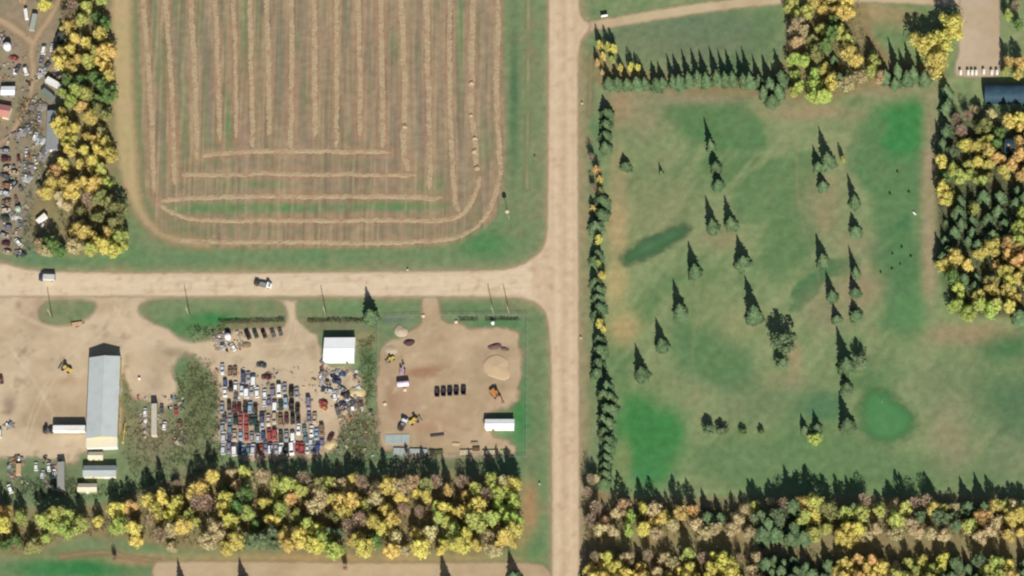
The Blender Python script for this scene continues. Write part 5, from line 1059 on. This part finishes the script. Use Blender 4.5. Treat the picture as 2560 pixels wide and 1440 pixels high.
def tank(px, py, r, L, label, ang=0, m=None, upright=False, name='tank'):
    b = G(px, py, r); t = thing(name, label, 'tank', (b.x, b.y, .03), heading(px, py, 10*math.cos(R(ang)), -10*math.sin(R(ang)))); m = m or mat('tank_white', (.7, .7, .7), .4, .06, 1, dirt=DUST, dirt_amt=.2)
    mb = MB()
    if upright:
        mb.tube([((0, 0, 0), r), ((0, 0, L*.82), r), ((0, 0, L*.94), r*.7), ((0, 0, L), r*.15)], 16); part('shell', mb, m, t, True)
        mb = MB(); mb.tube([((0, 0, L-.03), .2), ((0, 0, L+.14), .2)], 10); part('lid', mb, M_steel, t)
    else:
        mb.tube([((-L/2, 0, r+.25), r*.3), ((-L/2+.15, 0, r+.25), r*.85), ((-L/2+.4, 0, r+.25), r), ((L/2-.4, 0, r+.25), r), ((L/2-.15, 0, r+.25), r*.85), ((L/2, 0, r+.25), r*.3)], 16); part('shell', mb, m, t, True)
        for x in (-L*.28, L*.28): mb = MB(); mb.box(x-.12, -r*.8, -.03, x+.12, r*.8, r*.55); part('cradle', mb, M_steel, t)
        mb = MB(); mb.tube([((0, 0, r*2+.2), .22), ((0, 0, r*2+.45), .22)], 10); part('hatch', mb, M_steel, t)
    return t
tank(1008, 960, 1.35, 5.6, 'large pale lilac tank lying left of the row of dark bins', 5, mat('tank_lilac', alb(232, 212, 236), .45, .06, 1))
tank(1232, 808, .8, 2.2, 'small upright white tank on the grass inside the front fence', 0, None, True)
tank(570, 842, 1.5, 3.2, 'round white tank beside the slanted row of dark vehicles', 0, None, True)
tank(18, 116, 1.9, 3.6, 'fat white tank on the left border of the junkyard', 0, None, True)
tank(45, 522, 1.4, 2.6, 'pale green round tank in the lower junkyard', 0, mat('tank_green', alb(170, 190, 170), .6), True)
tank(348, 946, .6, 1.1, 'tiny white drum on the gravel right of the barn', 0, None, True, 'drum')
def bin_(px, py, label, L=3.4, W=2.0, H=1.5, ang=85, m=None, grp='row of dark bins'):
    b = G(px, py, H*.6); t = thing('waste_bin', label, 'bin', (b.x, b.y, .03), heading(px, py, 10*math.cos(R(ang)), -10*math.sin(R(ang))), grp); m = m or mat('bin_dark', (.022, .02, .04), .5, .2, 1, dirt=DUST, dirt_amt=.15)
    w = .07
    for nm, a in (('side_panel', (-L/2, -W/2, .15, L/2, -W/2+w, H)), ('side_panel', (-L/2, W/2-w, .15, L/2, W/2, H)), ('end_panel', (-L/2, -W/2+w, .15, -L/2+w, W/2-w, H)), ('end_panel', (L/2-w, -W/2+w, .15, L/2, W/2-w, H)), ('floor_panel', (-L/2+w, -W/2+w, .15, L/2-w, W/2-w, .25))):
        mb = MB(); mb.box(*a); part(nm, mb, m, t)
    for x in (-L*.35, L*.35): mb = MB(); mb.box(x-.1, -W/2+.1, -.03, x+.1, W/2-.1, .148); part('skid', mb, M_black, t)
    return t
for i, x in enumerate((1093, 1109, 1125, 1141, 1159)): bin_(x, 982-i*1.2, '%s dark open bin from the west in the gravel yard row' % ORD[i])
M_dirt = mat('dark_earth', alb(112, 88, 84), .95, .3, 1.5, bump=.8); M_sand = mat('pale_sand', alb(207, 181, 145), .95, .1, 1.2, bump=.4); M_gr = mat('pale_gravel', alb(198, 182, 156), .95, .15, 2, bump=.5); M_tar = mat('blue_tarpaulin', (.03, .06, .16), .5, .3, 1.2)
M_scrap = mat('scrap', (.17, .16, .155), .7, .8, 1.6, bump=1, dirt=(.24, .13, .07), dirt_amt=.6); M_scr2 = mat('scrap_pale', (.34, .34, .33), .6, .8, 1.4, bump=1, dirt=(.10, .09, .08), dirt_amt=.8)
def pile(name, px, py, r, h, m, label, ex=1.0, rz=0.0, cat='pile', seed=1, rough=.08, peak=1.2, n=18):
    return tag(lump(name, r, h, m, seed, n, rough=rough, ex=ex, loc=G(px, py, 0), rz=rz, peak=peak), label, cat)
pile('sand_pile', 1242, 918, 6.2, .55, M_sand, 'big pale sand pile on the east side of the gravel yard', 1.15, 0, seed=5, peak=1.0, rough=.13, n=28)
pile('earth_pile', 1237, 866, 1.6, .9, M_dirt, 'low dark earth ridge above the sand pile, west part', 2.4, .1, seed=6)
pile('earth_pile', 1262, 872, 1.2, .6, M_dirt, 'smaller dark earth ridge above the sand pile, east part', 1.8, -.3, seed=7)
pile('dark_heap', 1023, 856, 2.1, 1.0, mat('purple_dark_earth', alb(92, 62, 66), .95, .3, 2), 'dark purplish heap near the entrance of the gravel yard', 1.2, 0, seed=8)
pile('gravel_heap', 1002, 828, 3.2, .8, M_gr, 'pale gravel heap beside the yard entrance grass', 1.0, 0, seed=9, rough=.1)
pile('gravel_heap', 978, 876, 2.6, .5, M_gr, 'low pale gravel heap above the small yellow loader', 1.2, .3, seed=10)
pile('tan_heap', 893, 980, 3.0, 1.0, mat('tan_fill', alb(212, 192, 146), .95, .15, 2), 'tan heap at the east side of the jumble behind the workshop', 1.4, .1, seed=11)
pile('tan_heap', 828, 1110, 2.8, .8, mat('tan_fill', alb(212, 192, 146)), 'tan bare heap east of the bottom wreck rows', 1.2, .6, seed=12)
pile('brown_heap', 612, 862, 2.0, .6, mat('brown_fill', alb(150, 126, 96), .95), 'brown heap under the slanted row of dark vehicles', 1.6, 0, seed=13)
for i, (x, y, r, m, lb) in enumerate([(52, 330, 3, M_scrap, 'scrap heap left of the grey sedan by the grey shed'), (106, 388, 3.4, M_scrap, 'scrap heap just below the long grey shed'), (80, 420, 2.8, M_scrap, 'dark scrap heap below the grey shed'), (64, 445, 2.6, M_scr2, 'pale scrap heap left of the golden trees'), (30, 455, 2.2, mat('black_scrap', (.015, .02, .02), .6), 'black heap below the tan sedan'), (36, 540, 2.4, M_scr2, 'pale scrap heap below the green tank'), (50, 632, 2.2, mat('black_scrap', (.015, .02, .02)), 'dark heap near the road in the lower junkyard'), (104, 180, 2.4, M_scr2, 'scrap heap left of the white camper'), (5, 100, 2.6, M_scrap, 'dark scrap heap beside the fat white tank'), (100, 262, 3, M_scrap, 'scrap heap above the grey shed'), (100, 350, 2.4, M_scr2, 'pale scrap heap tight against the lower grey shed'),
        (842, 935, 2.6, M_scr2, 'scrap heap right behind the workshop'), (870, 1000, 2.2, M_scrap, 'scrap heap at the south-east of the jumble'), (548, 850, 2.0, M_scrap, 'scrap heap left of the round white tank'), (560, 866, 1.8, M_scr2, 'pale scrap heap below the round white tank'), (45, 1150, 3, mat('brown_fill', alb(150, 126, 96)), 'brown rubble heap above the tan container'), (24, 1062, 2.2, M_scrap, 'scrap heap by the van on the left border')]):
    hp = pile('scrap_heap', x, y, r, 1.2, m, lb, 1.2, i, seed=20+i, rough=.3, peak=1.0, n=14)
    for k in range(9):                                   # bent sheets and bars that belong to the heap
        mb = MB(); a = rnd.uniform(0, 6.28); d = rnd.uniform(.2, .8)*r; L2 = rnd.uniform(.5, 1.5); zz = 1.2*(1-d/r)+.12
        cx, cy = d*math.cos(a), d*math.sin(a); e = rnd.uniform(0, 6.28)
        mb.bar((cx-L2*math.cos(e)/2, cy-L2*math.sin(e)/2, zz), (cx+L2*math.cos(e)/2, cy+L2*math.sin(e)/2, zz+rnd.uniform(-.2, .4)), rnd.uniform(.2, .9), .06)
        part('scrap_sheet', mb, rnd.choice([M_steel, M_scr2, M_black, MATS['paint_white'], MATS['paint_rust'], MATS['paint_pale_blue']]), hp)

# ------------------------------------------------------------------ stacked material along the south fence, pads
def slab_thing(name, px, py, L, W, H, m, label, ang=0, cat='slab', n=1):
    b = G(px, py, H); t = thing(name, label, cat, (b.x, b.y, .05), heading(px, py, 10*math.cos(R(ang)), -10*math.sin(R(ang))))
    for k in range(n):
        mb = MB(); x0 = -L/2+k*L/n; j = rnd.uniform(-.12, .12); mb.box(x0+.03, -W/2+j, 0, x0+L/n-.03, W/2+j, H*rnd.uniform(.9, 1)); part('slab', mb, m, t)
    return t
M_pad = mat('blue_grey_sheeting', alb(172, 186, 184), .7, .15, .7, dirt=DUST, dirt_amt=.4); M_lum = mat('stacked_lumber', alb(206, 194, 156), .85, .2, 2)
slab_thing('concrete_pad', 993, 1098, 11, 4.6, .25, M_pad, 'wide pale blue-grey concrete pad in the lower left of the fenced yard', 0, 'slab', 3)
slab_thing('slab_stack', 1000, 1128, 6, 3.2, .8, M_pad, 'pale grey slab stack at the west end of the south fence line', 0, 'slab', 2)
slab_thing('slab_stack', 1046, 1127, 8, 1.8, .8, M_pad, 'long pale slab stack, second from the west on the south fence line', -2, 'slab', 3)
slab_thing('dark_stack', 1090, 1130, 6, 2, .9, mat('dark_olive_stack', alb(92, 96, 66), .9), 'dark olive stack in the middle of the south fence line', 0, 'stack', 3)
slab_thing('lumber_stack', 1165, 1130, 5.6, 2, .8, M_lum, 'cream lumber stack right of the dark olive stack', 0, 'lumber', 4)
slab_thing('dark_stack', 1190, 1122, 3.2, 1.6, 1, mat('brown_stack', alb(112, 92, 72), .9), 'brown stack between the two cream lumber stacks', -4, 'stack', 2)
slab_thing('lumber_stack', 1222, 1130, 6, 1.8, .7, M_lum, 'cream lumber stack toward the east end of the south fence line', 0, 'lumber', 4)
slab_thing('lumber_stack', 1262, 1128, 4, 1.5, .5, mat('greenish_lumber', alb(166, 176, 120), .9), 'low greenish lumber stack ending the south fence line', 0, 'lumber', 3)
slab_thing('lumber_stack', 1140, 1110, 3.2, 1, .5, M_lum, 'short lumber stack standing out from the south fence line', 0, 'lumber', 2)
slab_thing('pallet_stack', 1186, 1108, 3, 1.2, .7, M_wood, 'small pallet stack above the brown stack', -4, 'pallets', 2)
b = G(1093, 1088, .5); t = thing('steel_beam', 'dark steel beam lying in the lower middle of the gravel yard', 'beam', (b.x, b.y, .05), heading(1093, 1088, 10, -1.2))
for z0, z1, w in ((0, .08, .7), (.081, .6, .12), (.601, .68, .7)):
    mb = MB(); mb.box(-3.1, -w/2, z0, 3.1, w/2, z1); part('web' if w < .5 else 'flange', mb, mat('beam_steel', (.07, .065, .07), .6), t)
for i, (x, y, lb) in enumerate([(1058, 790, 'small white block at the gate of the gravel yard'), (1140, 804, 'cream block on the grass edge by the front fence'), (1012, 974, 'small cream block below the lilac tank'), (962, 1010, 'tiny pale block near the west fence')]):
    slab_thing('stone_block', x, y, 1.4, 1.0, .7, mat('pale_block', alb(232, 218, 196), .8), lb, 10*i, 'block')
# small flatbed trailer by the grass island
b = G(192, 810, .8); t = thing('flatbed_trailer', 'small tan flatbed trailer at the edge of the grass island', 'trailer', (b.x, b.y, .04), heading(192, 810, 10, -1.5))
for k in range(6): mb = MB(); mb.box(-2.4, -1+k*.335, .7, 2.4, -1+k*.335+.31, .78); part('deck_plank', mb, mat('deck_wood', alb(214, 178, 140), .9), t)
mb = MB(); mb.box(-2.4, -.6, .5, 2.4, .6, .698); part('chassis', mb, M_black, t)
mb = MB(); mb.bar((2.4, -.5, .6), (3.6, 0, .5), .1); mb.bar((2.4, .5, .6), (3.6, 0, .5), .1); part('drawbar', mb, M_black, t)
mb = MB(); mb.box(-2.42, -1, .79, -2.34, 1, 1.7); part('tailboard', mb, mat('dark_board', (.05, .03, .025), .9), t)
for x in (-.5, .4):
    for y in (-1.12, 1.12): link('wheel', WHEEL, t, (x, y, .3))
# yellow grain auger beside the barn
b = G(312, 1085, 0); t = thing('grain_auger', 'yellow grain auger leaning beside the barn', 'auger', (b.x, b.y, 0), heading(312, 1085, 2, -10))
mb = MB(); mb.tube([((-4, 0, .5), .16), ((4, 0, 3.0), .16)], 8); part('tube', mb, M_cat, t)
mb = MB(); mb.bar((1.2, 0, 2.1), (-.6, 1.3, .1), .12); mb.bar((1.2, 0, 2.1), (-.6, -1.3, .1), .12); part('undercarriage', mb, M_cat, t)
mb = MB(); mb.box(-4.6, -.5, 0, -3.7, .5, .7, .1, .1); part('hopper', mb, M_cat, t)
for y in (-1.3, 1.3): link('wheel', WHEEL, t, (-.6, y, .33))

# ------------------------------------------------------------------ poles, fence, signs
def pole(px, py, h, label, shadow=82):
    b = G(px, py); t = thing('utility_pole', label, 'utility pole', (b.x, b.y, 0), rnd.uniform(-.05, .05), 'utility poles along the road')
    mb = MB(); mb.tube([((0, 0, -.1), .2), ((0, 0, h*.6), .17), ((0, 0, h), .13)], 8); part('post', mb, M_polewood, t, True)
    mb = MB(); mb.box(-.07, -1.1, h-.7, .07, 1.1, h-.56); part('crossarm', mb, M_polewood, t)
    for y in (-.95, 0, .95): mb = MB(); zb = h-.56 if y else h; mb.tube([((0, y, zb), .05), ((0, y, zb+.12), .08), ((0, y, zb+.2), .03)], 6); part('insulator', mb, M_doorw, t)
    return t
for x, y, lb in [(131, 797, 'wooden utility pole on the small oval grass island'), (475, 792, 'wooden utility pole on the long grass island'), (817, 792, 'wooden utility pole on the verge left of the lone spruce'), (1236, 790, 'left one of the two wooden utility poles near the crossroads'), (1275, 790, 'right one of the two wooden utility poles near the crossroads')]: pole(x, y, 10.8, lb)
b = G(1273, 548); t = thing('siren_pole', 'tall slim pole with a round head at the east edge of the hay field', 'pole', (b.x, b.y, 0))
mb = MB(); mb.tube([((0, 0, -.1), .13), ((0, 0, 7.9), .09)], 8); part('post', mb, M_polewood, t)
mb = MB(); mb.tube([((0, 0, 7.7), .35), ((0, 0, 7.95), .95), ((0, 0, 8.6), 1.05), ((0, 0, 9.1), .8), ((0, 0, 9.3), .2)], 14); part('head', mb, M_gr, t, True)
M_mesh = mat('galvanised_wire', (.30, .31, .31), .5)
def fence(P, label, h=1.9, gap=3.2):
    W = [G(*p) for p in P]; t = thing('wire_fence', label, 'fence', (W[0].x, W[0].y, 0)); o = W[0]
    for a, b2 in zip(W[:-1], W[1:]):
        n = max(1, int((b2-a).length/gap)); d = b2-a
        for k in range(n+1):
            if k == n and b2 is not W[-1]: continue
            p = a+d*k/n-o; mb = MB(); mb.tube([((p.x, p.y, -.1), .05), ((p.x, p.y, h+.05), .05)], 6); part('post', mb, M_mesh, t)
        for z in (h, .12):
            mb = MB(); mb.bar((a.x-o.x, a.y-o.y, z), (b2.x-o.x, b2.y-o.y, z), .05); part('rail', mb, M_mesh, t)
        mb = MB(); L = d.length; u = d.normalized(); m_ = int(L/.28)   # diagonal wires
        for k in range(m_):
            for s in (0, 1):
                x0 = k*L/m_; x1 = min(L, x0+h*.6); z0, z1 = (.12, h) if s else (h, .12)
                A = a-o+u*x0; B_ = a-o+u*x1; w = .008
                mb.add([(A.x, A.y, z0-w), (A.x, A.y, z0+w), (B_.x, B_.y, z1+w), (B_.x, B_.y, z1-w)], [(0, 1, 2, 3)])
        c = part('wire_mesh', mb, M_mesh, t)
    return t
fence([(1100, 792), (1318, 790), (1316, 1145), (1180, 1147), (958, 1146)], 'wire fence around the east and south sides of the gravel yard')
fence([(1050, 792), (945, 796), (943, 1000), (950, 1120)], 'wire fence along the west side of the gravel yard')
b = G(1512, 44); t = thing('entrance_sign', 'white sign on posts at the golf driveway entrance', 'sign', (b.x, b.y, 0), R(8))
mb = MB(); mb.box(-1.6, -.08, 1.0, 1.6, .08, 2.6); part('board', mb, M_white, t)
for x in (-1.4, 1.4): mb = MB(); mb.box(x-.1, -.2, -.05, x+.1, -.081, 2.9); part('post', mb, M_polewood, t)
i = 0
for x, y, lb in [(1456, 262, 'small roadside marker post beside the worn path'), (1453, 848, 'small roadside marker post beside the yellow roadside tree'), (1020, 678, 'small post on the upper verge of the east-west road'), (1350, 1213, 'small pale marker on the verge near the road end of the belt'), (1338, 396, 'dark marker post on the ditch beside the road')]:
    b = G(x, y); t = thing('marker_post', lb, 'post', (b.x, b.y, 0))
    mb = MB(); mb.box(-.06, -.06, -.05, .06, .06, 1.5); part('post', mb, M_polewood, t); mb = MB(); mb.box(-.35, -.09, 1.0, .35, -.061, 1.6); part('plate', mb, M_white if i != 4 else M_black, t); i += 1
b = G(2205, 1008); t = thing('flagstick', 'golf flagstick standing in the round green', 'flag', (b.x, b.y, 0))
mb = MB(); mb.tube([((0, 0, -.1), .03), ((0, 0, 2.3), .02)], 6); part('stick', mb, M_white, t)
mb = MB(); mb.add([(0, .01, 2.28), (.6, .03, 2.1), (0, .01, 1.9), (0, -.01, 2.28), (.6, .01, 2.1), (0, -.01, 1.9)], [(0, 1, 2), (5, 4, 3), (0, 3, 4, 1), (1, 4, 5, 2), (2, 5, 3, 0)]); part('flag', mb, mat('flag_red', (.4, .03, .03), .8), t)
b = G(2286, 535); t = thing('park_bench', 'pale bench beside the east fairway', 'bench', (b.x, b.y, 0), R(-50))
mb = MB(); mb.box(-.9, -.25, .42, .9, .25, .5); part('seat', mb, M_white, t); mb = MB(); mb.box(-.9, .2, .55, .9, .27, 1.0); part('backrest', mb, M_white, t)
for x in (-.7, .7): mb = MB(); mb.box(x-.05, -.22, -.02, x+.05, .27, .418); part('leg', mb, M_steel, t)
# golf carts on the lot
def cart(px, py, label):
    b = G(px, py, 1.2); t = thing('golf_cart', label, 'golf cart', (b.x, b.y, .04), heading(px, py, 0.3, -10), 'golf carts parked in a row'); m = mat('cart_white', (.70, .69, .66), .5, .05, 1)
    mb = MB(); mb.loft([ring(-1.15, .5, .3, .7), ring(-.5, .58, .28, .72), ring(.1, .56, .28, .42), ring(.6, .56, .28, .45), ring(.8, .5, .3, .85), ring(1.15, .42, .35, .6)]); part('body', mb, m, t)
    mb = MB(); mb.box(-.55, -.5, .73, .0, .5, .85); part('seat', mb, M_cream, t); mb = MB(); mb.box(-.68, -.5, .74, -.56, .5, 1.25); part('backrest', mb, M_cream, t)
    mb = MB(); mb.box(-.95, -.58, 1.80, .75, .58, 1.88, .06, .06); part('canopy', mb, m, t)
    for x in (-.85, .62):
        for y in (-.5, .5): mb = MB(); mb.bar((x, y, .6), (x*.95, y, 1.80), .05); part('canopy_post', mb, M_black, t)
    for x in (-.75, .8):
        for y in (-.5, .5): link('wheel', WHEEL_S, t, (x, y, .22))
for i, x in enumerate((2402, 2421, 2431, 2441, 2460, 2480, 2493)): cart(x, 180-(i == 4)*2, '%s of seven white golf carts below the gravel lot, from the west' % ORD[i])

# ------------------------------------------------------------------ hedges, weeds, grass
LAT = {}
def vn1(x, y, seed):
    if seed not in LAT: LAT[seed] = np.random.RandomState(seed).rand(256, 256)
    L = LAT[seed]; i, j = math.floor(x), math.floor(y); fx, fy = x-i, y-j
    return (L[i % 256, j % 256]*(1-fx)+L[(i+1) % 256, j % 256]*fx)*(1-fy)+(L[i % 256, (j+1) % 256]*(1-fx)+L[(i+1) % 256, (j+1) % 256]*fx)*fy
def hedge(P, h, w, label, seed, mname, col):
    q = random.Random(seed); W = [G(*p) for p in P]; pts = []
    for a, b2 in zip(W[:-1], W[1:]):
        n = int((b2-a).length*26*w)
        for _ in range(n):
            p = a.lerp(b2, q.random()); k = .75+.5*vn1(p.x*.45, p.y*.45, seed); z = q.random()**.7*h*k
            ww = w*(1-.5*z/h)
            pts.append((Vector((p.x+q.gauss(0, ww*.28), p.y+q.gauss(0, ww*.28), z)), Vector((q.gauss(0, 1), q.gauss(0, 1), 1)).normalized(), q.uniform(.12, .26)))
    o = W[0]; pts = [(p-Vector((o.x, o.y, 0)), n, s) for p, n, s in pts]
    t = thing('hedge', label, 'hedge', (o.x, o.y, 0)); link('foliage', quad_cloud(pts, q, 'foliage', leaf_mat(mname, alb(*col), .02, .3)), t)
    mb = MB()
    for a, b2 in zip(W[:-1], W[1:]):
        for k in range(int((b2-a).length/1.2)):
            p = a.lerp(b2, (k+.5)*1.2/(b2-a).length)-o; mb.tube([((p.x, p.y, -.05), .05), ((p.x+q.gauss(0, .1), p.y+q.gauss(0, .1), h*.6), .02)], 5)
    part('stem', mb, M_bark, t)
hedge([(548, 806), (600, 808), (660, 805), (712, 803)], 1.5, 1.9, 'scruffy dull hedge behind the slanted row of dark vehicles', 3, 'hedge_leaves', (142, 132, 106))
hedge([(770, 806), (830, 804), (905, 804)], 1.5, 1.9, 'scruffy dull hedge in front of the white-roofed workshop', 4, 'hedge_leaves', (142, 132, 106))
hedge([(1150, 802), (1195, 801)], 1.3, 1.2, 'short low hedge on the west part of the yard front', 5, 'hedge_leaves_b', (104, 122, 86))
hedge([(1215, 801), (1300, 800)], 1.3, 1.2, 'low hedge by the two utility poles', 6, 'hedge_leaves_b', (104, 122, 86))
def weeds(name, P, n, h, cols, label, seed, sz=(.12, .28)):
    q = random.Random(seed); x0 = min(p[0] for p in P); x1 = max(p[0] for p in P); y0 = min(p[1] for p in P); y1 = max(p[1] for p in P); sets = {i: [] for i in range(len(cols))}
    rs = np.random.RandomState(seed); QX = rs.uniform(x0, x1, n*5); QY = rs.uniform(y0, y1, n*5); SD = -sd_poly(P, QX, QY)
    ok = np.nonzero(SD > 0)[0][:n]; ok = ok[SD[ok] > rs.rand(len(ok))*16]
    for k_ in ok:
        g = G(QX[k_], QY[k_]); d = float(vn1(g.x*.3, g.y*.3, seed))
        if q.random() > d*1.6: continue
        for _ in range(5):
            z = q.random()*h*(.3+d); sets[min(len(cols)-1, int(q.random()*len(cols)))].append((Vector((g.x+q.gauss(0, .4), g.y+q.gauss(0, .4), z+.03)), Vector((q.gauss(0, .6), q.gauss(0, .6), 1)).normalized(), q.uniform(*sz)))
    V = []; F = []; MI = []; me = bpy.data.meshes.new(name)
    for i, col in enumerate(cols):
        me.materials.append(leaf_mat('%s_%d_%d_%d' % (('weed',)+tuple(col)), alb(*col), .01, .3))
        m2 = quad_cloud(sets[i], q, 'tmp', me.materials[i]); o = len(V); V += [tuple(v.co) for v in m2.vertices]; F += [tuple(k+o for k in p.vertices) for p in m2.polygons]; MI += [i]*len(m2.polygons); bpy.data.meshes.remove(m2)
    me.from_pydata(V, [], F); me.polygons.foreach_set('material_index', MI)
    o = link(name, me); tag(o, label, 'weeds', None, 'stuff')
weeds('weeds', [(440, 930), (490, 885), (535, 900), (560, 960), (562, 1160), (420, 1175), (430, 1050)], 1800, .6, [(122, 132, 94), (110, 124, 86), (146, 140, 104)], 'tall green weeds left of the wreck rows', 1)
weeds('weeds', [(860, 1010), (920, 980), (955, 1060), (960, 1165), (805, 1170), (840, 1080)], 1500, .6, [(124, 130, 96), (108, 120, 86), (170, 162, 122)], 'tall rank weeds right of the wreck rows', 2)
weeds('weeds', [(300, 900), (330, 960), (345, 1020), (420, 1050), (450, 1000), (470, 1060), (440, 1200), (330, 1240), (300, 1120)], 800, .4, [(126, 126, 94), (142, 136, 100), (108, 120, 84)], 'low weeds between barn and narrow trailer', 3)
weeds('weeds', [(0, 1190), (190, 1190), (300, 1210), (420, 1180), (560, 1160), (560, 1175), (420, 1215), (300, 1250), (0, 1260)], 1200, .5, [(110, 124, 90), (98, 116, 82)], 'rough grass along the top of the south shelterbelt', 4)
weeds('weeds', [(890, 850), (940, 830), (945, 1000), (900, 1000), (892, 910)], 700, .5, [(104, 126, 86), (130, 134, 92)], 'rough grass strip right of the workshop', 5)
weeds('weeds', [(40, 380), (110, 370), (120, 420), (90, 520), (100, 600), (60, 650), (40, 640), (60, 520)], 800, .5, [(114, 132, 106), (100, 122, 96)], 'rough grass through the lower junkyard', 6)
weeds('weeds', [(40, 240), (100, 240), (110, 340), (40, 350)], 600, .5, [(112, 120, 88), (128, 122, 94)], 'rough grass left of the grey shed', 7)
weeds('weeds', [(455, 815), (560, 808), (575, 830), (545, 850), (480, 858)], 400, .6, [(92, 126, 82), (104, 118, 86)], 'rank grass at the corner of the long island', 8)

def undergrowth(P, n, label, seed, cols=((150, 136, 104), (132, 132, 94), (168, 152, 108), (120, 112, 92)), h=2.6):
    weeds('undergrowth', P, n, h, list(cols), label, seed, (.16, .36))
undergrowth([(-30, 1290), (240, 1290), (330, 1262), (430, 1215), (560, 1185), (700, 1200), (1280, 1205), (1295, 1340), (1285, 1382), (640, 1382), (430, 1372), (300, 1345), (180, 1345), (60, 1385), (-30, 1385)], 5200, 'brown undergrowth between the trees of the south shelterbelt', 31)
undergrowth([(1458, 1250), (1900, 1265), (2590, 1265), (2590, 1350), (1900, 1345), (1460, 1345)], 3400, 'brown undergrowth of the wood edge below the golf course', 32)
undergrowth([(1462, 1370), (2590, 1375), (2590, 1480), (1462, 1480)], 2600, 'brown undergrowth along the bottom border', 33)
undergrowth([(2355, 330), (2430, 262), (2590, 280), (2590, 785), (2440, 795), (2375, 770), (2345, 620), (2345, 480)], 2400, 'undergrowth in the east wood', 34, ((104, 112, 84), (124, 120, 88), (92, 104, 80)))
undergrowth([(155, -30), (268, -30), (275, 470), (322, 595), (310, 630), (180, 635), (120, 500), (150, 400)], 2000, 'undergrowth in the belt beside the hay field', 35)
undergrowth([(1975, -20), (2135, -20), (2205, 150), (2205, 200), (2060, 255), (1985, 240)], 1000, 'undergrowth in the north grove', 36)

def clutter(P, n, label, seed, big=1.0):
    """odds and ends nobody could count, strewn over the ground"""
    q = random.Random(seed); me = bpy.data.meshes.new('scattered_scrap'); ms = [M_steel, M_black, M_scr2, M_scrap, M_wood, MATS['paint_white'], MATS['paint_rust'], MATS['paint_pale_blue'], MATS['paint_silver'], MATS['paint_red'], MATS['paint_tan']]
    for m in ms: me.materials.append(m)
    mb = MB(); MI = []; x0 = min(p[0] for p in P); x1 = max(p[0] for p in P); y0 = min(p[1] for p in P); y1 = max(p[1] for p in P); c = 0
    while c < n:
        px, py = q.uniform(x0, x1), q.uniform(y0, y1)
        if not inside(P, px, py): continue
        g = G(px, py)
        if vn1(g.x*.16, g.y*.16, seed) < q.uniform(.2, .7): continue
        c += 1; e = q.uniform(0, 6.28); L = q.choice([.5, .8, 1.2, 2.2])*q.uniform(.6, 1.2)*big; w = L*q.uniform(.25, .9); h = q.uniform(.1, .8); d = Vector((math.cos(e), math.sin(e), 0)); o = len(mb.f)
        mb.bar(g+Vector((0, 0, h/2))-d*L/2, g+Vector((0, 0, h/2+q.uniform(0, .2)))+d*L/2, w, h); MI += [q.choices(range(len(ms)), [3, 4, 2, 5, 4, .7, 2, .6, .8, .3, 2])[0]]*(len(mb.f)-o)
    me.from_pydata(mb.v, [], mb.f); me.polygons.foreach_set('material_index', MI); me.update()
    tag(link('scattered_scrap', me), label, 'scrap', None, 'stuff')
clutter([(-20, 80), (150, 100), (150, 250), (112, 280), (112, 370), (120, 420), (70, 480), (60, 640), (-20, 640)], 230, 'scattered scrap all over the left junkyard', 1)
clutter([(800, 905), (890, 905), (905, 1010), (850, 1050), (800, 960)], 150, 'scattered scrap in the jumble behind the workshop', 2)
clutter([(530, 825), (620, 830), (610, 880), (530, 875)], 70, 'scattered scrap around the round white tank', 3)
clutter([(340, 990), (460, 990), (470, 1110), (350, 1110)], 110, 'scattered scrap in the weeds by the narrow trailer', 4)
clutter([(20, 1140), (150, 1140), (150, 1230), (20, 1200)], 90, 'scattered scrap around the cars left of the grey trailer', 5)
clutter([(540, 920), (830, 920), (830, 1145), (540, 1145)], 240, 'scattered parts between the wreck rows', 6, .6)
clutter([(850, 1040), (930, 1010), (940, 1140), (840, 1150)], 90, 'scattered scrap in the weeds right of the wrecks', 7, .7)
